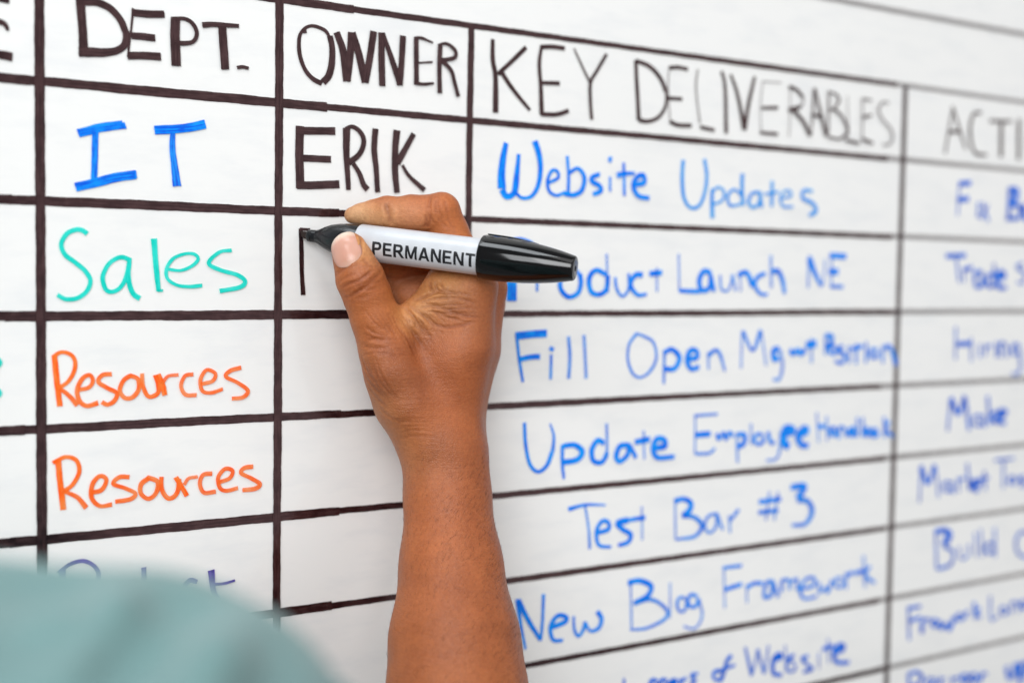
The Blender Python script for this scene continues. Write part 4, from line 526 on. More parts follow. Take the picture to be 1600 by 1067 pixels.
def lathe(name, prof, mat, parent, seg=64, oval=None, smooth=True, bevel_nib=None):
    V, F = [], []
    n = len(prof)
    for (x, r) in prof:
        for k in range(seg):
            a = 2 * math.pi * k / seg
            V.append(MT + MROT @ Vector((x / 1000, r / 1000 * math.cos(a), r / 1000 * math.sin(a))))
    for i in range(n - 1):
        for k in range(seg):
            k2 = (k + 1) % seg
            F.append((i * seg + k, i * seg + k2, (i + 1) * seg + k2, (i + 1) * seg + k))
    F.append(tuple(range(seg - 1, -1, -1)))
    F.append(tuple((n - 1) * seg + k for k in range(seg)))
    o = new_mesh_obj(name, [tuple(v) for v in V], F, mat, parent, smooth=smooth)
    md = o.modifiers.new('edge', 'EDGE_SPLIT')
    md.split_angle = math.radians(40)
    return o


S_ = [0.51, 4.6, 9.69, 31.97, 93.45, 137.78]   # stations along the axis in mm: nib end, collar, nose start, barrel start, cap start, cap end
RB = 8.5
x_n, x_c, x_s, x_b, x_k, x_e = S_
lathe('nose_cone', [(x_s - 0.6, 3.2), (x_s, 3.4), (x_s + 1.2, 3.9), (x_s + 3.5, 5.1), (x_s + 7, 6.5), (x_s + 11, 7.4), (x_s + 16, 8.0),
                    (x_b - 0.4, RB - 0.35), (x_b + 0.0, RB - 0.55), (x_b + 2, RB - 0.6)], M_NOSE, marker)
lathe('collar', [(x_c, 2.55), (x_c + 0.4, 2.9), (x_c + 1.9, 3.0), (x_c + 2.2, 2.75), (x_c + 2.5, 3.05), (x_s - 0.5, 3.1), (x_s - 0.2, 2.8), (x_s + 0.5, 2.7)], M_NOSE, marker, 48)
# chisel nib: a slanted felt block
nv = []
for (x, w, lo, hi) in ((x_c + 1, 1.9, -1.8, 1.8), (x_c - 1.2, 1.7, -1.7, 1.75), (x_n + 1.0, 1.2, -0.9, 1.75)):
    for (z, y) in ((-w, lo), (w, lo), (w, hi), (-w, hi)):
        nv.append(MT + MROT @ Vector((x / 1000, y / 1000, z / 1000)))
for (z, y, dx) in ((-1.0, 0.9, 0.5), (1.0, 0.9, 0.5), (1.0, 1.7, 0.0), (-1.0, 1.7, 0.0)):
    nv.append(MT + MROT @ Vector(((x_n + dx) / 1000, y / 1000, z / 1000)))
nf = [(3, 2, 1, 0)]
for i in range(3):
    for k in range(4):
        nf.append((i * 4 + k, i * 4 + (k + 1) % 4, i * 4 + 4 + (k + 1) % 4, i * 4 + 4 + k))
nf.append((12, 13, 14, 15))
nib = new_mesh_obj('nib', [tuple(v) for v in nv], nf, M_FELT, marker)
bv = nib.modifiers.new('soft', 'BEVEL')
bv.width = 0.0003
bv.segments = 3
lathe('barrel', [(x_b, RB - 0.7), (x_b + 0.05, RB - 0.25), (x_b + 0.5, RB), (x_b + 20, RB + 0.03), (x_k - 2, RB + 0.03), (x_k + 4, RB)], M_BARREL, marker, 96)
RC0, RC1 = [10.37, 5.77]
cap_prof = [(x_k + 0.5, RB + 0.1), (x_k, RC0 - 0.5), (x_k + 0.15, RC0 - 0.12), (x_k + 0.6, RC0)]
Lc = x_e - x_k
for i in range(1, 22):
    t = i / 22
    cap_prof.append((x_k + 0.6 + (Lc - 1.6) * t, RC0 + (RC1 - RC0) * (0.12 * t + 0.88 * t ** 2.6)))
cap_prof += [(x_e - 1.0, RC1), (x_e - 0.45, RC1 - 0.15), (x_e - 0.1, RC1 - 0.55), (x_e, RC1 - 1.1), (x_e, 1.4), (x_e - 0.4, 1.15), (x_e - 0.5, 0.3)]
cap = lathe('cap', cap_prof, M_BLACK, marker, 96)
# pocket clip along the top of the cap
cv, cf = [], []
for i in range(13):
    t = i / 12
    x = x_k + 0.8 + 25 * t
    tt = min(1, (x - x_k) / Lc)
    rc = RC0 + (RC1 - RC0) * (0.12 * tt + 0.88 * tt ** 2.6)
    lift = 0.75 if t < 0.45 else 0.75 * (1 - (t - 0.45) / 0.55) ** 0.8
    th = 0.55
    for (z, y) in ((-1.9, rc + lift - th), (1.9, rc + lift - th), (1.7, rc + lift), (-1.7, rc + lift)):
        a = math.radians(14)  # set a little round to the far side
        zz, yy = z * math.cos(a) - y * math.sin(a), z * math.sin(a) + y * math.cos(a)
        cv.append(tuple(MT + MROT @ Vector((x / 1000, yy / 1000, zz / 1000))))
    if i:
        b = (i - 1) * 4
        for k in range(4):
            cf.append((b + k, b + (k + 1) % 4, b + 4 + (k + 1) % 4, b + 4 + k))
cf += [(3, 2, 1, 0), (48, 49, 50, 51)]
clip = new_mesh_obj('clip', cv, cf, M_BLACK, cap)
bv = clip.modifiers.new('soft', 'BEVEL')
bv.width = 0.0002
bv.segments = 2

# printed word round the barrel
TX = [41.88, 92.72, 6.4, -2.2]   # start mm, end mm, height mm, centre offset mm
GLYPH = {  # strokes in units of the cap height; heavy grotesque capitals
    'P': (0.66, [[(0.09, 0), (0.09, 1)], [(0.09, 0.915), (0.36, 0.915), (0.50, 0.87), (0.565, 0.71), (0.50, 0.54), (0.36, 0.485), (0.09, 0.485)]]),
    'E': (0.64, [[(0.09, 0), (0.09, 1)], [(0.1, 0.92), (0.60, 0.92)], [(0.1, 0.52), (0.56, 0.52)], [(0.1, 0.08), (0.62, 0.08)]]),
    'R': (0.72, [[(0.09, 0), (0.09, 1)], [(0.09, 0.92), (0.38, 0.92), (0.52, 0.87), (0.575, 0.72), (0.52, 0.57), (0.38, 0.50), (0.09, 0.50)], [(0.34, 0.50), (0.47, 0.34), (0.68, -0.05)]]),
    'M': (0.84, [[(0.09, 0), (0.09, 1)], [(0.75, 0), (0.75, 1)], [(0.12, 1.05), (0.42, 0.05)], [(0.72, 1.05), (0.42, 0.05)]]),
    'A': (0.76, [[(0.05, -0.1), (0.385, 1.02)], [(0.715, -0.1), (0.385, 1.02)], [(0.16, 0.30), (0.60, 0.30)]]),
    'N': (0.72, [[(0.09, 0), (0.09, 1)], [(0.63, 0), (0.63, 1)], [(0.10, 1.02), (0.62, -0.02)]]),
    'T': (0.66, [[(0.33, 0), (0.33, 0.9)], [(0.0, 0.92), (0.66, 0.92)]]),
}
word_ = 'PERMANENT'
gap_ = 0.10
tot_ = sum(GLYPH[c][0] for c in word_) + gap_ * (len(word_) - 1)
sx_ = (TX[1] - TX[0]) / tot_
lv, lf = [], []
pen = 0.0
nst = 0
for c in word_:
    for st in GLYPH[c][1]:
        nst += 1
        D_ = catmull([(a, b, 0) for a, b in st], 0.05) if len(st) > 3 else None
        if D_ is None:
            D_ = []
            for q in range(len(st) - 1):
                for w in range(12):
                    D_.append(np.array((st[q][0] + (st[q + 1][0] - st[q][0]) * w / 12, st[q][1] + (st[q + 1][1] - st[q][1]) * w / 12)))
            D_.append(np.array(st[-1], float))
        Pn = np.array([d[:2] for d in D_])
        Tg = np.gradient(Pn, axis=0)
        Tg /= np.linalg.norm(Tg, axis=1)[:, None]
        half = {'M': 0.078, 'N': 0.086, 'A': 0.088}.get(c, 0.095)
        b0 = len(lv)
        for q in range(len(Pn)):
            nx, ny = -Tg[q][1], Tg[q][0]
            for sg in (-1, 0, 1):
                x = pen + Pn[q][0] + nx * half * sg
                y = min(1.0, max(0.0, Pn[q][1] + ny * half * sg))
                u = TX[0] + x * sx_
                w = TX[3] + (y - 0.5) * TX[2]
                a = w / RB
                r = RB + 0.06 + 0.004 * (nst % 7)
                lv.append(tuple(MT + MROT @ Vector((u / 1000, r * math.sin(a) / 1000, r * math.cos(a) / 1000))))
            if q:
                for k in (0, 1):
                    e = b0 + (q - 1) * 3 + k
                    lf.append((e, e + 3, e + 4, e + 1))
    pen += GLYPH[c][0] + gap_
new_mesh_obj('lettering', lv, lf, M_PRINT, marker)

# ------------------------------------------------------------------ the writer: hand, forearm, sleeve
# SDF-BEGIN
def rcone(p, a, b, r1, r2):
    a, b = a.astype(p.dtype), b.astype(p.dtype)
    ba = b - a
    l2 = float(ba @ ba)
    if l2 < 1e-9:
        return np.sqrt(((p - a) ** 2).sum(1)) - r1
    rr = r1 - r2
    a2 = l2 - rr * rr
    il2 = 1.0 / l2
    pa = p - a
    y = pa @ ba
    z = y - l2
    x2 = np.maximum((pa * pa).sum(1) * l2 - y * y, 0) * l2
    y2 = y * y * l2
    z2 = z * z * l2
    k = np.sign(rr) * rr * rr * x2
    d = (np.sqrt(np.maximum(x2 * a2 * il2, 0)) + y * rr) * il2 - r1
    c1 = np.sign(z) * a2 * z2 > k
    c2 = (~c1) & (np.sign(y) * a2 * y2 < k)
    d = np.where(c1, np.sqrt(x2 + z2) * il2 - r2, d)
    d = np.where(c2, np.sqrt(x2 + y2) * il2 - r1, d)
    return d


def smin(a, b, k):
    h = np.maximum(k - np.abs(a - b), 0) / k
    return np.minimum(a, b) - h * h * h * k / 6.0


def chain(p, pts, k):
    """pts: list of (x,y,z,r)"""
    d = None
    for i in range(len(pts) - 1):
        a, b = np.array(pts[i]), np.array(pts[i + 1])
        c = rcone(p, a[:3], b[:3], a[3], b[3])
        d = c if d is None else smin(d, c, k)
    return d


def body_sdf(p, G):
    d = None
    for pts in G['palm']:
        c = chain(p, pts, 4.0)
        d = c if d is None else smin(d, c, 12.0)
    for pts in G['arm']:
        d = smin(d, chain(p, pts, 8.0), 14.0)
    fing = None
    for name in ('thumb', 'index', 'middle', 'ring', 'little'):
        c = chain(p, G[name], 2.5)
        fing = (c, name) if fing is None else fing
        kk = {'thumb': 9.0, 'index': 7.0}.get(name, 4.0)
        # root part blends into the palm, the free part stays apart from it
        d = smin(d, c, kk) if name in ('thumb', 'index') else smin(d, c, kk)
    for q in G['dents']:
        # soft hollow: smooth subtraction of a sphere
        s = np.sqrt(((p - np.array(q[:3])) ** 2).sum(1)) - q[3]
        d = -smin(-d, s, q[4])
    return d
# SDF-END


def surface_nets(f, lo, hi, h):
    lo = np.array(lo, float)
    n = np.ceil((np.array(hi) - lo) / h).astype(int) + 1
    B = 4
    n = ((n + B - 1) // B) * B
    # coarse pass
    cg = n // B
    ii = np.stack(np.meshgrid(*[np.arange(c) for c in cg], indexing='ij'), -1).reshape(-1, 3)
    cen = lo + (ii * B + B / 2) * h
    dc = np.concatenate([f(c_.astype(np.float32)) for c_ in np.array_split(cen, max(1, len(cen) // 200000))])
    act = ii[np.abs(dc) < B * h * 0.98]
    D = np.full(tuple(n + 1), 50.0, np.float32)
    blk = np.where(dc < 0, -50.0, 50.0).astype(np.float32).reshape(tuple(cg))
    D[:-1, :-1, :-1] = np.repeat(np.repeat(np.repeat(blk, B, 0), B, 1), B, 2)
    loc = np.stack(np.meshgrid(*[np.arange(B + 1)] * 3, indexing='ij'), -1).reshape(-1, 3)
    CH = 4000
    for s in range(0, len(act), CH):
        ab = act[s:s + CH]
        idx = (ab[:, None, :] * B + loc[None]).reshape(-1, 3)
        v = f((lo + idx * h).astype(np.float32))
        D[idx[:, 0], idx[:, 1], idx[:, 2]] = v
    S = D < 0
    # cells with a sign change
    c = S[:-1, :-1, :-1].astype(np.int8)
    tot = np.zeros(c.shape, np.int8)
    for dx in (0, 1):
        for dy in (0, 1):
            for dz in (0, 1):
                tot += S[dx:dx + c.shape[0], dy:dy + c.shape[1], dz:dz + c.shape[2]]
    cells = np.argwhere((tot > 0) & (tot < 8))
    del tot
    cid = -np.ones(c.shape, np.int32)
    cid[cells[:, 0], cells[:, 1], cells[:, 2]] = np.arange(len(cells))
    acc = np.zeros((len(cells), 3))
    cnt = np.zeros(len(cells))
    cor = [(0, 0, 0), (1, 0, 0), (0, 1, 0), (1, 1, 0), (0, 0, 1), (1, 0, 1), (0, 1, 1), (1, 1, 1)]
    for a in range(8):
        for b in range(a + 1, 8):
            ca, cb = np.array(cor[a]), np.array(cor[b])
            if np.abs(ca - cb).sum() != 1:
                continue
            pa, pb = cells + ca, cells + cb
            da = D[pa[:, 0], pa[:, 1], pa[:, 2]]
            db = D[pb[:, 0], pb[:, 1], pb[:, 2]]
            m = (da < 0) != (db < 0)
            t = np.where(m, da / np.where(m, da - db, 1), 0)
            acc += np.where(m[:, None], pa + (pb - pa) * t[:, None], 0)
            cnt += m
    V = lo + acc / cnt[:, None] * h
    F = []
    for ax in range(3):
        sl0 = [slice(None)] * 3
        sl1 = [slice(None)] * 3
        sl0[ax] = slice(0, -1)
        sl1[ax] = slice(1, None)
        E = S[tuple(sl0)] != S[tuple(sl1)]
        e = np.argwhere(E)
        o1, o2 = [(1, 2), (2, 0), (0, 1)][ax]
        ok = (e[:, o1] > 0) & (e[:, o2] > 0) & (e[:, o1] < n[o1]) & (e[:, o2] < n[o2])
        e = e[ok]

        def at(d1, d2):
            q = e.copy()
            q[:, o1] -= d1
            q[:, o2] -= d2
            return cid[q[:, 0], q[:, 1], q[:, 2]]
        quad = np.stack([at(0, 0), at(1, 0), at(1, 1), at(0, 1)], 1)
        flip = S[e[:, 0], e[:, 1], e[:, 2]]
        quad[~flip] = quad[~flip][:, ::-1]
        F.append(quad)
    return V, np.concatenate(F)


def grad(f, p, e=0.15):
    g = np.stack([f(p + np.array(v) * e) - f(p - np.array(v) * e) for v in ((1, 0, 0), (0, 1, 0), (0, 0, 1))], 1)
    return g / (np.linalg.norm(g, axis=1)[:, None] + 1e-9)


def fast_mesh(name, V, F, mat, parent):
    me = bpy.data.meshes.new(name)
    me.vertices.add(len(V))
    me.vertices.foreach_set('co', (V / 1000.0).astype(np.float32).ravel())
    me.loops.add(F.size)
    me.loops.foreach_set('vertex_index', F.astype(np.int32).ravel())
    me.polygons.add(len(F))
    me.polygons.foreach_set('loop_start', np.arange(0, F.size, 4, dtype=np.int32))
    me.polygons.foreach_set('use_smooth', np.ones(len(F), bool))
    me.update(calc_edges=True)
    me.validate()
    me.materials.append(mat)
    o = bpy.data.objects.new(name, me)
    COL.objects.link(o)
    o.parent = parent
    o.matrix_parent_inverse = parent.matrix_world.inverted()
    return o


G = {'thumb':[[22.17,-32.3,31.09,8.3],[23.84,-33.72,25.78,9.2],[26.66,-34.85,17.79,11.2],[30.18,-35.22,10.06,11.2],[33.93,-35.92,-0.41,11.4],[39.36,-36.76,-14.91,12.6],[45.84,-36.94,-27.2,14.5]],'index':[[31.45,-15.73,48.1,4.0],[35.08,-18.01,48.62,5.0],[39.82,-22.18,49.29,6.2],[44.55,-26.35,49.8,7.4],[48.41,-28.84,49.41,7.3],[54.34,-32.61,49.52,8.5],[60.27,-36.41,49.33,8.6],[66.48,-40.28,50.67,8.7],[70.65,-40.0,41.04,9.3],[75.86,-44.28,26.41,10],[77.77,-51.0,14.88,11.2]],'middle':[[45.66,-14.37,25.83,7],[55.32,-14.58,26.0,7.6],[64.85,-14.66,26.8,7.8],[83.53,-15.65,30.36,8.8],[89.5,-24.77,21.84,9.5],[91.73,-38.57,14.13,11]],'ring':[[60.72,-15.44,10.95,6.2],[72.11,-14.22,13.53,7.4],[90.61,-12.73,16.88,8.2],[101.22,-23.74,6.47,10]],'little':[[57.47,-10.62,16.54,6],[72.06,-8.26,13.42,7],[92.4,-9.94,4.43,7],[103.43,-12.79,-4.38,9]],'palm':[[[77.76,-51.04,14.27,11.2],[74.22,-49.38,-13.3,13.5],[68.72,-43.16,-44.4,16]],[[91.72,-38.61,13.5,11],[85.72,-39.06,-15.67,13],[77.48,-33.49,-47.36,15]],[[101.21,-23.78,5.82,10],[92.52,-27.13,-21.33,12],[82.41,-24.93,-50.08,14]],[[103.43,-12.79,-4.38,9],[94.95,-14.91,-28.75,11],[84.7,-17.06,-52.65,12]],[[45.84,-36.94,-27.2,14.5],[51.66,-37.9,-39.56,17],[62.11,-39.45,-52.21,18]],[[69.2,-45.83,10.45,9.5],[63.55,-40.61,-1.33,10],[56.94,-37.0,-10.63,9]],[[54.55,-38.45,-19.69,12],[65.84,-43.26,-19.64,14]],[[63.95,-43.15,18.29,5.5],[59.76,-42.11,11.55,5.2],[55.32,-39.6,6.6,4.5]],[[66.88,-16.05,7.19,11],[77.51,-28.58,-8.23,14]],[[45.67,-36.84,-8.95,8.5],[54.42,-39.54,-1.31,8],[65.27,-43.6,6.11,9]]],'arm':[[[62.93,-39.77,-49.12,17],[68.34,-43.18,-66.69,19.2],[67.35,-47.24,-84.01,19.6],[61.96,-61.24,-114.66,22.8],[54.49,-77.52,-145.92,28.2],[49.42,-88.64,-165.56,29.8],[35.66,-119.88,-214.59,38],[21.83,-150.14,-267.44,38]],[[78.79,-27.45,-51.23,14],[78.32,-30.68,-69.0,17],[76.8,-34.45,-86.8,18],[70.88,-48.17,-118.36,21],[64.41,-65.15,-150.58,27],[60.06,-76.76,-170.85,30]],[[21.83,-150.14,-267.44,38],[-20.79,-179.81,-228.51,40]]],'dents':[[54.42,-31.35,14.97,9.5,4.0]]}
CREASES = [
[0.35,0.8,[[15.73,-29.86,17.86],[15.72,-38.58,21.89],[18.64,-42.05,24.56]]],
[0.4,0.7,[[16.04,-36.19,13.23],[17.67,-41.88,15.59],[21.26,-45.13,17.33],[25.36,-46.08,20.52],[27.96,-45.46,22.37]]],
[0.3,0.7,[[18.11,-36.15,9.03],[20.61,-43.01,11.3],[24.84,-46.1,14.78]]],
[0.25,0.6,[[15.24,-34.76,15.56],[16.88,-41.07,18.8],[20.03,-44.04,20.43]]],
[0.25,0.6,[[19.27,-41.01,10.46],[22.94,-45.28,13.71],[28.12,-46.44,16.38]]],
[0.3,0.8,[[24.75,-46.25,16.34],[29.43,-46.08,19.0],[33.97,-42.77,22.18]]],
[0.3,0.8,[[23.73,-43.37,27.26],[26.0,-44.71,24.17],[28.79,-44.93,23.17]]],
[0.7,1.3,[[40.85,-31.88,53.93],[41.55,-33.69,49.07],[43.96,-31.92,43.57]]],
[0.5,0.7,[[55.66,-44.15,48.76],[56.54,-43.72,45.59],[56.79,-41.1,42.44]]],
[0.35,0.8,[[60.18,-41.82,57.61],[58.02,-44.16,54.2],[57.3,-45.0,50.93]]],
[0.5,0.8,[[56.57,-44.69,49.84],[58.01,-44.92,46.68],[57.93,-42.92,43.51],[57.17,-41.51,42.55]]],
[0.25,0.7,[[60.78,-45.22,55.89],[59.8,-46.54,52.05],[60.48,-47.04,48.85]]],
[0.25,0.7,[[63.5,-47.52,55.38],[63.98,-48.94,52.14],[64.57,-49.07,48.95]]],
[0.25,0.6,[[34.51,-22.88,53.46],[37.95,-25.63,55.12],[40.71,-29.73,55.73]]],
[0.6,0.9,[[46.32,-42.3,4.64],[48.95,-47.52,-0.5],[53.62,-50.22,-8.69]]],
[0.5,0.8,[[47.91,-43.04,5.84],[52.04,-49.18,1.31],[57.81,-52.27,-4.51]]],
[0.5,0.8,[[49.55,-43.7,7.64],[54.32,-48.47,10.14],[58.05,-51.41,12.47],[63.71,-55.73,13.77]]],
[0.6,0.9,[[56.82,-46.67,17.22],[56.59,-49.64,13.13],[58.93,-52.25,12.37]]],
[0.45,0.8,[[49.87,-46.94,3.6],[55.69,-50.97,5.73],[62.46,-55.79,3.87],[69.21,-60.67,1.42],[74.97,-62.52,1.1]]],
[0.4,0.8,[[53.55,-50.11,0.75],[59.78,-53.57,-3.88],[67.09,-59.75,-3.08],[73.67,-62.43,-0.66]]],
[0.35,0.8,[[42.44,-46.05,-1.11],[49.09,-48.69,-8.12],[52.73,-52.01,-15.07]]],
[0.35,0.7,[[39.02,-47.65,-3.35],[44.81,-49.32,-10.38],[47.67,-51.58,-17.34]]],
[0.35,0.7,[[57.67,-52.19,8.47],[63.41,-56.35,9.77],[69.17,-60.52,8.72],[73.64,-62.3,6.41]]],
[0.3,0.7,[[55.62,-51.15,3.73],[61.63,-54.96,0.89],[67.18,-59.52,-0.73]]],
[0.3,0.7,[[59.74,-53.24,11.45],[65.38,-57.59,11.93],[71.18,-61.7,10.87]]],
[0.35,0.7,[[47.68,-46.11,1.22],[53.69,-50.02,-5.75],[55.79,-52.46,-11.56]]],
[0.3,0.6,[[51.8,-46.99,7.14],[57.59,-52.4,6.12],[63.38,-56.5,6.24]]],
[0.25,0.8,[[26.63,-37.59,-17.78],[29.06,-39.94,-24.73],[32.26,-44.89,-30.31]]],
[0.25,0.8,[[28.16,-34.51,-22.15],[30.55,-40.48,-30.62],[34.9,-46.26,-36.74]]],
[0.2,0.8,[[30.07,-34.76,-29.89],[32.47,-40.66,-36.57],[36.21,-46.36,-42.08]]],
[0.2,0.8,[[25.41,-41.27,-8.17],[29.62,-45.87,-10.32],[34.76,-48.47,-9.1]]],
[0.2,0.8,[[25.79,-39.22,-12.38],[29.72,-45.75,-14.06],[36.84,-49.57,-12.57]]],
[0.2,0.8,[[33.92,-40.48,-41.38],[38.39,-47.34,-46.79],[44.63,-53.07,-47.66]]],
[0.5,0.8,[[25.83,-34.07,39.18],[24.87,-39.59,34.35],[22.92,-42.39,29.87],[20.0,-42.51,26.89],[16.64,-40.14,24.48],[14.75,-35.23,22.08]]],
[0.4236390246013052,0.48882419865186993,[[47.54,-41.5,6.34],[49.46,-48.06,-1.94],[55.24,-52.06,-11.52]]],
[0.43210748125031184,0.4825558359642329,[[48.11,-41.85,6.88],[51.46,-49.09,-1.83],[57.05,-52.85,-10.12]]],
[0.3614289061704997,0.47911383833297266,[[48.67,-43.67,6.38],[53.5,-50.14,-0.3],[58.17,-53.39,-8.93]]],
[0.4517561375709096,0.6265696994091997,[[49.49,-44.47,6.83],[54.86,-50.85,0.11],[60.07,-54.68,-7.48]]],
[0.251117279760843,0.5777971640187788,[[50.01,-44.33,7.74],[56.04,-51.5,0.73],[61.55,-55.44,-5.63]]],
[0.3918395956298446,0.5007870636911304,[[50.48,-44.57,8.19],[58.19,-52.78,1.4],[62.43,-56.01,-4.78]]],
[0.40245699102239085,0.5753950565283134,[[50.87,-45.41,7.86],[58.74,-52.31,11.72],[65.57,-57.6,12.83]]],
[0.3955521740760551,0.6511708701548493,[[51.25,-46.34,7.22],[58.71,-52.91,9.31],[67.51,-59.4,10.15]]],
[0.2948975378337678,0.4821113450579227,[[52.39,-48.06,6.17],[59.92,-54.07,7.45],[68.46,-60.07,8.58]]],
[0.40669401385926884,0.5197993387235758,[[52.69,-48.77,4.91],[61.23,-55.03,6.25],[69.73,-60.79,6.83]]],
[0.38231658280865166,0.472920917670681,[[53.97,-49.8,4.81],[62.16,-55.62,4.53],[71.15,-61.46,5.01]]],
[0.4531858836834103,0.5451076318650693,[[53.88,-50.0,3.42],[63.08,-56.16,2.41],[73.38,-62.22,3.03]]],
[0.2352162814467531,0.4959666055123898,[[54.6,-50.52,3.17],[64.43,-57.21,-0.05],[75.5,-62.56,0.66]]],
[0.38218957696396205,0.48059241319113255,[[39.46,-43.83,7.62],[45.15,-45.72,-0.77],[50.75,-50.09,-11.77]]],
[0.36475427619572487,0.5849154743037456,[[55.42,-16.43,6.34],[46.68,-46.52,-1.46],[51.43,-50.52,-12.45]]],
[0.2435134167745551,0.5845599925401537,[[55.57,-17.22,6.16],[47.5,-47.13,-2.26],[52.67,-50.97,-12.38]]],
[0.377958712963259,0.533437983477582,[[45.58,-39.16,5.76],[48.51,-47.61,-2.33],[54.41,-51.73,-12.03]]],
[0.3690935027457368,0.4026220554262534,[[46.28,-37.67,5.96],[48.93,-47.97,-3.58],[54.2,-51.59,-11.99]]],
[0.4011556302457058,0.4661286232150036,[[58.3,-48.48,17.52],[58.23,-51.31,13.11],[62.93,-55.93,10.33]]],
[0.4475327579801407,0.5216250297041428,[[58.93,-48.97,17.84],[58.48,-51.23,13.72],[64.09,-56.8,10.31]]],
[0.37041088244993053,0.47623160512052876,[[59.64,-49.74,17.86],[58.8,-51.97,12.79],[65.11,-57.5,10.97]]],
[0.45248229390242534,0.5024949297302747,[[60.4,-50.46,17.92],[61.07,-53.54,13.71],[66.39,-58.53,10.78]]],
[0.22190445359375258,0.5596697741125392,[[17.44,-30.59,11.42],[21.54,-45.01,15.37],[32.16,-45.54,16.62]]],
[0.2668398264521243,0.40111242480293563,[[17.2,-30.63,10.54],[21.64,-44.7,13.94],[33.22,-45.38,15.58]]],
[0.21165932839927526,0.5533339860743482,[[18.42,-30.38,8.85],[22.21,-44.65,12.62],[33.58,-45.59,14.39]]],
[0.20368146319784927,0.5735052175919131,[[19.45,-30.64,7.67],[22.86,-44.4,9.55],[35.05,-45.45,12.68]]],
[0.16887937741336856,0.4287876541545801,[[19.4,-31.34,7.41],[23.69,-44.83,8.88],[36.34,-44.77,12.56]]],
[0.1851362629028414,0.5872376157407245,[[25.72,-39.47,-11.74],[29.9,-46.19,-9.09],[36.56,-49.25,-11.05]]],
[0.2377457895531547,0.5614500266505713,[[25.72,-38.27,-12.89],[29.64,-45.93,-9.87],[37.39,-49.77,-13.06]]],
[0.14742081453432723,0.5303112141477029,[[26.33,-38.54,-15.87],[30.76,-46.7,-13.64],[38.43,-50.31,-15.94]]],
[0.25038745445503524,0.5407178971486084,[[26.72,-38.32,-17.85],[30.85,-46.73,-15.18],[38.76,-50.49,-17.06]]],
[0.23990885097781325,0.45675425445778756,[[26.97,-37.46,-19.14],[31.83,-47.4,-16.58],[39.42,-50.79,-18.28]]],
[0.1947875118505269,0.4743315590358334,[[26.63,-37.1,-17.85],[30.02,-40.65,-28.46],[33.7,-44.62,-35.88]]],
[0.1466593843459536,0.6442137468226696,[[27.16,-40.21,-18.11],[30.36,-41.98,-28.16],[34.18,-45.7,-35.45]]],
[0.2016835638469499,0.5603697559004114,[[27.36,-41.39,-17.24],[31.26,-43.64,-29.1],[35.91,-47.65,-36.84]]],
[0.12735080201511143,0.6583600258941529,[[28.23,-43.27,-17.05],[31.79,-44.97,-28.14],[37.16,-49.14,-36.58]]],
[0.18719495269445335,0.5926276212973266,[[28.83,-44.04,-17.68],[32.8,-46.11,-29.27],[38.4,-50.19,-37.58]]],
[0.2249739565458816,0.49633551130640574,[[29.57,-45.2,-16.95],[34.03,-47.68,-28.88],[39.19,-50.87,-37.64]]],
[0.15284993347227305,0.592018884106672,[[60.72,-37.39,58.68],[55.97,-43.32,53.27],[56.44,-44.53,48.2]]],
[0.17776427852228632,0.5650980419699975,[[60.49,-40.48,58.18],[57.09,-44.23,52.94],[58.08,-45.36,48.1]]],
[0.16607436963346922,0.5238493873224852,[[61.74,-42.97,58.05],[59.27,-46.05,52.31],[60.62,-46.84,47.8]]],
[0.27869457766668293,0.532390047000399,[[62.58,-43.95,58.07],[60.76,-47.14,52.63],[61.91,-47.68,47.77]]],
[0.21890060061794556,0.5397459939692036,[[65.59,-49.35,49.87],[65.21,-48.72,46.04],[68.78,-49.63,41.63]]],
[0.21091920356342814,0.44997498994911983,[[62.47,-48.32,49.07],[62.54,-47.38,45.76],[65.81,-48.6,42.15]]],
[0.19922770126710354,0.4001802892558165,[[60.53,-46.91,48.2],[61.57,-46.78,45.94],[64.54,-47.87,42.15]]],
[0.17949817190241793,0.5780324768102546,[[56.92,-44.74,47.94],[59.3,-45.01,45.56],[61.71,-45.44,43.0]]],
[0.26310614963318574,0.5725471414758689,[[23.28,-44.76,23.1],[30.72,-41.67,26.82],[32.68,-42.43,24.25]]],
[0.289774952052247,0.45518901695512515,[[23.62,-45.37,21.73],[30.53,-42.58,25.82],[32.49,-43.23,23.37]]],
[0.15451239690524168,0.45271416248217494,[[23.84,-45.99,19.54],[30.39,-43.97,23.98],[33.29,-43.44,21.98]]],
[0.18174054503559886,0.5866126004660136,[[23.84,-46.11,18.39],[30.26,-44.66,22.88],[33.65,-43.46,21.29]]],
[0.1866241207559523,0.5686494426359614,[[24.57,-46.24,16.69],[30.82,-45.0,21.63],[35.36,-42.51,19.71]]],
[0.1698149935116459,0.5436564575835107,[[24.34,-42.8,-1.67],[28.7,-45.69,-6.45],[35.66,-48.62,-8.62]]],
[0.23137986035275995,0.4728566080127499,[[24.39,-42.43,-2.98],[28.44,-45.41,-6.89],[36.62,-49.02,-9.75]]],
[0.27411289207423833,0.5408639891760442,[[24.98,-41.36,-6.77],[29.93,-46.21,-9.12],[38.64,-49.42,-10.32]]],
[0.1961560246789449,0.5487420773592707,[[25.01,-41.02,-7.36],[29.45,-45.78,-9.84],[38.64,-49.73,-11.7]]],
[0.23395226598946003,0.4688147982711987,[[25.32,-40.23,-9.36],[29.9,-46.06,-10.83],[39.52,-49.97,-12.45]]],
[0.1715237048473182,0.5650826196223375,[[26.05,-41.17,-10.66],[30.27,-46.31,-12.52],[39.62,-50.08,-12.99]]],
[0.19810059959364784,0.49274947844540895,[[26.08,-39.95,-12.77],[30.61,-46.58,-13.63],[40.75,-50.44,-14.39]]],
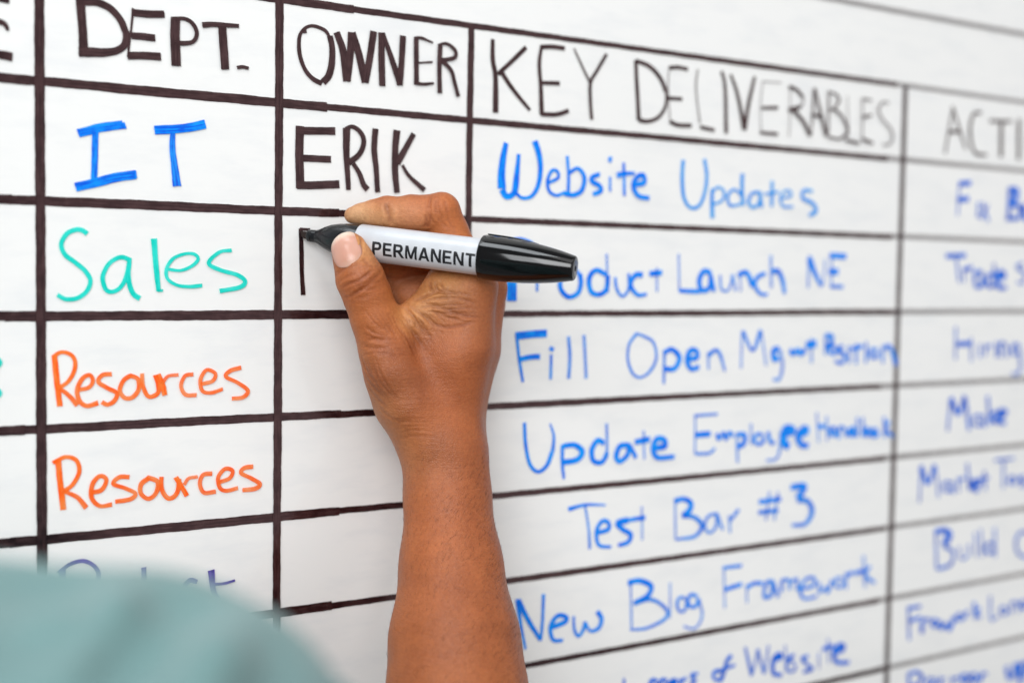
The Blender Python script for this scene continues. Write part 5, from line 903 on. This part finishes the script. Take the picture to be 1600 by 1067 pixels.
[0.18655658547620937,0.5116585404490549,[[26.12,-38.95,-14.23],[31.31,-47.12,-14.52],[41.37,-50.63,-15.16]]],
[0.24834871816025794,0.4045745423179932,[[26.84,-39.76,-17.19],[31.19,-46.96,-15.94],[42.52,-51.14,-17.1]]],
[0.21574094135386124,0.4340198363810093,[[24.63,-44.27,3.98],[27.8,-46.01,-1.16],[33.47,-47.88,-6.08]]],
[0.20381870034397226,0.47316409136442966,[[27.04,-45.7,2.68],[30.87,-47.32,-1.92],[35.38,-48.44,-7.71]]],
[0.2258660524373112,0.5193769541949809,[[29.93,-46.87,3.31],[34.32,-47.92,-3.46],[39.08,-49.16,-9.17]]],
[0.16673559789724593,0.41145549013495547,[[31.67,-47.23,3.21],[35.84,-48.05,-4.13],[39.67,-49.51,-10.38]]],
[0.16999547902702117,0.4833942443802863,[[34.15,-47.47,2.39],[38.64,-48.12,-5.15],[42.93,-50.11,-12.64]]],
[0.25249694255205835,0.45670509964054556,[[37.15,-47.12,1.72],[40.52,-48.03,-5.5],[43.49,-50.23,-13.15]]],
[0.13247587774824054,0.45828743207424244,[[42.57,-44.65,1.92],[45.99,-48.29,-7.45],[48.14,-50.83,-14.92]]],
[0.2230520965472439,0.4128914000677729,[[43.89,-44.61,1.16],[47.96,-48.48,-7.83],[49.13,-51.55,-16.72]]],
[0.14760115504686908,0.5282310584533305,[[63.01,-56.15,8.64],[69.05,-60.41,5.91],[76.11,-62.62,5.77]]],
[0.23217115461934043,0.504949659649283,[[63.05,-56.25,7.26],[69.28,-60.55,4.74],[76.54,-62.6,5.12]]],
[0.20726165321200363,0.43877620437962506,[[63.51,-56.59,5.71],[69.21,-60.59,2.72],[77.56,-62.48,3.34]]],
[0.17162052756717966,0.4632198597577199,[[63.67,-56.62,2.57],[69.16,-60.64,1.38],[77.85,-62.43,2.16]]],
[0.1753645147393371,0.5668851333770006,[[63.27,-56.3,2.28],[69.36,-60.81,0.64],[79.05,-62.19,0.92]]],
[0.20536855137023075,0.4445705800017553,[[63.96,-56.8,0.96],[68.64,-60.56,-1.36],[78.21,-62.38,-0.06]]],
[0.1504197885369208,0.5030699858391949,[[36.73,-38.48,-49.21],[41.06,-50.7,-46.31],[50.94,-56.94,-46.55]]],
[0.11335234792368297,0.6437207331644882,[[38.06,-40.25,-51.0],[42.52,-51.36,-47.78],[53.19,-57.99,-48.52]]],
[0.11696339223715944,0.5007430591265168,[[39.52,-39.82,-53.14],[43.76,-51.36,-50.11],[54.25,-58.56,-50.79]]],
[0.1582111935183017,0.5562525869631813,[[41.05,-38.82,-55.35],[45.04,-51.77,-51.89],[56.64,-59.81,-53.13]]],
[0.1537860025350505,0.650594550646996,[[42.87,-39.95,-58.31],[46.6,-52.34,-54.67],[58.8,-60.84,-55.6]]]]
BULGES = [[32.78,-46.81,-26.04,11,1.5],[62.26,-47.73,53.86,6,0.4],[60.27,-59.91,-43.82,14,-2.0],[56.39,-61.44,-70.38,9,-0.8],[73.66,-62.97,-18.51,14,0.6],[49.05,-48.44,-6.9,6,0.5],[59.56,-53.74,8.21,7,0.6],[65.86,-62.52,-57.34,10,0.6],[48.44,-48.32,-6.9,4,-1.3],[49.93,-50.08,-12.22,4.5,-1.6],[50.63,-52.06,-17.5,5,-1.5],[51.38,-53.31,-23.11,6,-0.6],[32.63,-47.02,-23.05,9,0.7],[22.5,-45.58,16.13,7,0.4],[72.31,-60.03,-42.86,7,-0.4],[65.92,-61.38,-18.44,7,0.5],[43.88,-52.82,-46.77,8,0.7]]
TONES = [  # skin pigment; darker patches also paint shade into the right side and hollows
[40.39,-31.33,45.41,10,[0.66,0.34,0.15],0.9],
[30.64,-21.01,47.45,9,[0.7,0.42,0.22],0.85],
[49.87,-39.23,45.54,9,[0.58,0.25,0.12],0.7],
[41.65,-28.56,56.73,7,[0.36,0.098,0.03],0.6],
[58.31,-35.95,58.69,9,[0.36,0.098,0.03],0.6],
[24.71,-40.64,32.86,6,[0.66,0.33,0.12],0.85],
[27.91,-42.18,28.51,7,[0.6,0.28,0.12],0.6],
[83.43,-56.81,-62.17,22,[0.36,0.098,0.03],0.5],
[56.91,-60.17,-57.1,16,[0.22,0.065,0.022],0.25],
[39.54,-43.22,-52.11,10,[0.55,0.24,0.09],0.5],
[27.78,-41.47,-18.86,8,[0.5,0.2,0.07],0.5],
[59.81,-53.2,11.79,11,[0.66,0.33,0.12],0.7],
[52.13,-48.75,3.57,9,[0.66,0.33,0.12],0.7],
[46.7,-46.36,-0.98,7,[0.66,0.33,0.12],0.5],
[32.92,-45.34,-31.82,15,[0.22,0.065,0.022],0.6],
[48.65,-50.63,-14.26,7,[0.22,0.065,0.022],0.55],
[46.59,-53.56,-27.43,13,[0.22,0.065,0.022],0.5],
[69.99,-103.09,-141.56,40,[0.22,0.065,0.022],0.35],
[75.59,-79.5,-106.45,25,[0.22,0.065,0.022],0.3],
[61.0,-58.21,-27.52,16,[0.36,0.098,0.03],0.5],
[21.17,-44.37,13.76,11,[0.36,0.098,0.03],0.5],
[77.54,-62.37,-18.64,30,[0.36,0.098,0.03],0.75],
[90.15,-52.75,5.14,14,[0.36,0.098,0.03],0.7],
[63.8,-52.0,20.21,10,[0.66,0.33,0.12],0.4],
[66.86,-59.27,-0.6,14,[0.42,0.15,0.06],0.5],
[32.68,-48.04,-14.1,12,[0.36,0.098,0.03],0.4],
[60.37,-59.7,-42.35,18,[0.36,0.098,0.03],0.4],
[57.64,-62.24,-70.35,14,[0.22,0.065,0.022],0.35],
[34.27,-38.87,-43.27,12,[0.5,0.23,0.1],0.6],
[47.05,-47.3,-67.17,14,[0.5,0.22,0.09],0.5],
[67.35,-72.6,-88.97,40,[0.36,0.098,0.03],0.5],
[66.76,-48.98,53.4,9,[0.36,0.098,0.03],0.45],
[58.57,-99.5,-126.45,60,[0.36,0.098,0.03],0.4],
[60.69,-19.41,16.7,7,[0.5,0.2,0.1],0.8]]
person = empty('person', [-0.1153, -0.1179, -0.2039], 'person in a teal short-sleeved top reaching up to write on the board with a marker', 'person')

fB = lambda p: body_sdf(p, G)
lo, hi = [[-64.79,-223.81,-309.44],[116.43,2.74,63.37]]
VOX = 0.62
V, F = surface_nets(fB, lo, hi, VOX)
for _ in range(2):
    g = grad(fB, V)
    V = V - g * (fB(V) * 0.8)[:, None]
g = grad(fB, V, 0.3)


def poly_dist(p, line):
    """distance to a 3-d polyline and parameter 0..1 along it"""
    best = np.full(len(p), 1e9)
    par = np.zeros(len(p))
    nseg = len(line) - 1
    for i in range(nseg):
        a, b = np.array(line[i]), np.array(line[i + 1])
        ab = b - a
        t = np.clip(((p - a) @ ab) / (ab @ ab + 1e-9), 0, 1)
        d = np.sqrt((((a + t[:, None] * ab) - p) ** 2).sum(1))
        m = d < best
        best[m] = d[m]
        par[m] = (i + t[m]) / nseg
    return best, par


disp = np.zeros(len(V))
dark = np.zeros(len(V))
for (depth, width, pts) in CREASES:
    line = catmull([tuple(q) for q in pts], 1.5) if len(pts) > 2 else pts
    line = np.array(line)
    c, R = line.mean(0), np.linalg.norm(line - line.mean(0), axis=1).max() + 4 * width + 2
    m = np.where(((V - c) ** 2).sum(1) < R * R)[0]
    if not len(m):
        continue
    d, par = poly_dist(V[m], line)
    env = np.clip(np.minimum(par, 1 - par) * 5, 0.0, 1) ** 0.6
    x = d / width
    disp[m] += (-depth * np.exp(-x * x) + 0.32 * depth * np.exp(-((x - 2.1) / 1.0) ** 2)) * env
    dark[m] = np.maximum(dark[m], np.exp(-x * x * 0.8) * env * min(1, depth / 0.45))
for (x, y, z, r, hgt) in BULGES:
    q = ((V - np.array((x, y, z))) ** 2).sum(1) / (r * r)
    disp += hgt * np.exp(-q)
V = V + g * disp[:, None]

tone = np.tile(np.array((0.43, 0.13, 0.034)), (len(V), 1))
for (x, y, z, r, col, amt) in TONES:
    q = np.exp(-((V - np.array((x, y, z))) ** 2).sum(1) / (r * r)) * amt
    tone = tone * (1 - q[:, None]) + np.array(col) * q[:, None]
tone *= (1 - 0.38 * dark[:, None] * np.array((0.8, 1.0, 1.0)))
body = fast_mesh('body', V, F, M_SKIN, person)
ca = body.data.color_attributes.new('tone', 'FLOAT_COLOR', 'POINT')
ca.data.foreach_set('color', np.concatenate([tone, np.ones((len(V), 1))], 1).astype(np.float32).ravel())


# nails: shells laid on the finger surface
def nail(c, along, across, out, L, W, lift, label):
    c, along, across, out = [np.array(q, float) for q in (c, along, across, out)]
    nu, nv_ = 22, 26
    pts, uvs, faces = [], [], []
    for j in range(nv_ + 1):
        v = j / nv_
        for i in range(nu + 1):
            u = -1 + 2 * i / nu
            vv = v * 2 - 1
            # superellipse outline, squarer at the free edge
            wx = W / 2 * (1 - abs(min(vv, 0.0)) ** 4.0 * 0.30) * (1 - max(vv, 0) ** 4 * 0.30)
            bow = (1 - u * u)
            y = vv * L / 2 + (0.10 * L * (bow - 0.6) * (1 if vv > 0 else -1.2)) * abs(vv) ** 2
            pts.append(c + along * y + across * (u * wx))
            uvs.append(((u + 1) / 2, v))
    p = np.array(pts) + out * 6.0
    for _ in range(14):   # march inwards on to the skin
        p = p - out * (fB(p) * 0.85)[:, None]
    gg = grad(fB, p, 0.6)
    U = np.array(uvs)
    edge = np.minimum(1, np.minimum(U[:, 0], 1 - U[:, 0]) * 9) * np.minimum(1, U[:, 1] * 7)
    p = p + gg * (lift * (-0.25 + 1.25 * edge ** 0.7))[:, None]
    for j in range(nv_):
        for i in range(nu):
            a = j * (nu + 1) + i
            faces.append((a, a + 1, a + nu + 2, a + nu + 1))
    o = new_mesh_obj('fingernail', [tuple(q / 1000) for q in p], faces, M_NAIL, person, smooth=True, uvs=uvs)
    sd = o.modifiers.new('thick', 'SOLIDIFY')
    sd.thickness = 0.0004
    sd.offset = -1
    o['label'] = label
    return o


for nl in [[[16.01,-37.88,31.79],[-0.2336,0.4726,0.8497],[0.6182,-0.6024,0.505],[-0.7505,-0.6432,0.1514],17.0,14.5,0.28,'broad pale thumbnail'],[[35.06,-14.92,53.79],[-0.7937,0.606,-0.0542],[0.5714,0.7119,-0.4083],[0.2089,0.355,0.9112],9.5,7.0,0.1,'forefinger nail seen nearly edge on']]:
    nail(*nl)

# fine dark hairs lying on the forearm
hr = random.Random(11)
hv, hf = [], []
A0, A1 = [np.array(q) for q in [[72.55,-38.95,-70.04],[55.55,-79.91,-172.14]]]
HS = [np.array(q) for q in [[-0.1434,-0.988,0.0565],[0.8435,-0.5369,0.0158]]]
roots, dirs = [], []
ax = (A1 - A0) / np.linalg.norm(A1 - A0)
for i in range(1500):
    t = hr.random() ** 0.8
    c = A0 + (A1 - A0) * t
    ang = hr.gauss(0, 0.75)
    o_ = HS[0] * math.cos(ang) + HS[1] * math.sin(ang)
    o_ = o_ - ax * (o_ @ ax)
    o_ /= np.linalg.norm(o_)
    roots.append(c + o_ * 60)
    dirs.append(-o_)
roots, dirs = np.array(roots), np.array(dirs)
for _ in range(30):
    roots = roots + dirs * (fB(roots) * 0.9)[:, None]
gn = grad(fB, roots, 0.5)
for p, nrm in zip(roots, gn):
    lay = np.cross(nrm, ax)
    d0 = -ax * 0.7 + lay * hr.uniform(0.2, 0.9) + nrm * 0.25
    d0 /= np.linalg.norm(d0)
    Lh = hr.uniform(1.0, 3.4)
    r0 = hr.uniform(0.025, 0.04)
    s1 = np.cross(d0, nrm)
    s1 /= np.linalg.norm(s1)
    b = len(hv)
    for (t, rr2) in ((0, r0), (0.5, r0 * 0.8), (1.0, r0 * 0.2)):
        q = p + d0 * Lh * t - nrm * 0.35 * t * t + nrm * 0.02
        for k in range(3):
            a = k * 2.094
            hv.append(tuple((q + (s1 * math.cos(a) + nrm * math.sin(a)) * rr2) / 1000))
    for lv in (0, 3):
        for k in range(3):
            hf.append((b + lv + k, b + lv + (k + 1) % 3, b + lv + 3 + (k + 1) % 3, b + lv + 3 + k))
ho = new_mesh_obj('arm_hair', hv, hf, M_HAIR, person)
ho['kind'] = 'stuff'

# teal top: sleeve head, shoulder and upper back, with soft drag folds
GS = {'k':10.0,'cloth':[[[-155.84,-296.87,-101.89,57],[-123.65,-262.62,-136.25,56],[-78.98,-222.59,-178.42,54],[-37.34,-192.08,-214.23,50]],[[-185.25,-289.81,-99.04,61],[-330.0,-310.0,-100.0,60.0],[-500.0,-330.0,-110.0,62.0]],[[-200.0,-300.0,-170.0,62.0],[-230.0,-320.0,-420.0,90.0],[-230.0,-330.0,-750.0,110.0]],[[-400.0,-320.0,-170.0,80.0],[-420.0,-330.0,-420.0,100.0],[-400.0,-330.0,-750.0,110.0]]],'folds':[[[-169.51,-295.96,-40.27],[-175.63,-315.34,-44.36],9,-15.0,0],[[-175.63,-315.34,-44.36],[-188.47,-329.45,-52.09],9,-15.0,0],[[-160.48,-313.54,-46.13],[-172.64,-323.17,-49.05],10,8.0,0],[[-172.64,-323.17,-49.05],[-185.64,-331.64,-54.25],10,8.0,0],[[-146.65,-313.28,-48.0],[-159.89,-325.09,-51.68],10,-8.0,0],[[-159.89,-325.09,-51.68],[-172.5,-332.41,-56.24],10,-8.0,0],[[-137.27,-319.8,-53.08],[-146.16,-329.79,-56.33],10,6.0,0],[[-146.16,-329.79,-56.33],[-151.87,-335.45,-60.07],10,6.0,0],[[-134.34,-323.09,-56.02],[-141.49,-334.99,-61.99],9,-5.0,0],[[-184.11,-296.95,-38.42],[-191.62,-329.27,-51.63],16,-12.0,0],[[-167.95,-310.8,-43.86],[-177.27,-323.09,-48.4],7,-4.0,0]],'hole':[[-52.35,-203.01,-200.7,44.5],[9.37,-165.2,-255.91,50]]}


def shirt_sdf(p):
    d = None
    for pts in GS['cloth']:
        c = chain(p, pts, 20.0)
        d = c if d is None else smin(d, c, GS['k'])
    for (a, b, r, amp, nrm) in GS['folds']:
        line = [a, b]
        dd, par = poly_dist(p, line)
        d = d - amp * np.exp(-(dd / r) ** 2)
    # hollow of the sleeve opening
    a, b = GS['hole']
    hole = rcone(p, np.array(a[:3]), np.array(b[:3]), a[3], b[3])
    return np.maximum(d, -hole)


lo2, hi2 = [[-574.0,-452.0,-872.0],[24.66,-130.08,-26.04]]
V2, F2 = surface_nets(shirt_sdf, lo2, hi2, 3.2)
g2 = grad(shirt_sdf, V2, 1.0)
V2 = V2 - g2 * (shirt_sdf(V2) * 0.8)[:, None]
ph = V2 @ np.array((0.055, 0.03, -0.05))
V2 = V2 + g2 * (0.8 * np.sin(ph * 1.3) + 0.5 * np.sin(V2 @ np.array((-0.09, 0.12, 0.05))))[:, None]
shirt = fast_mesh('shirt', V2, F2, M_CLOTH, person)
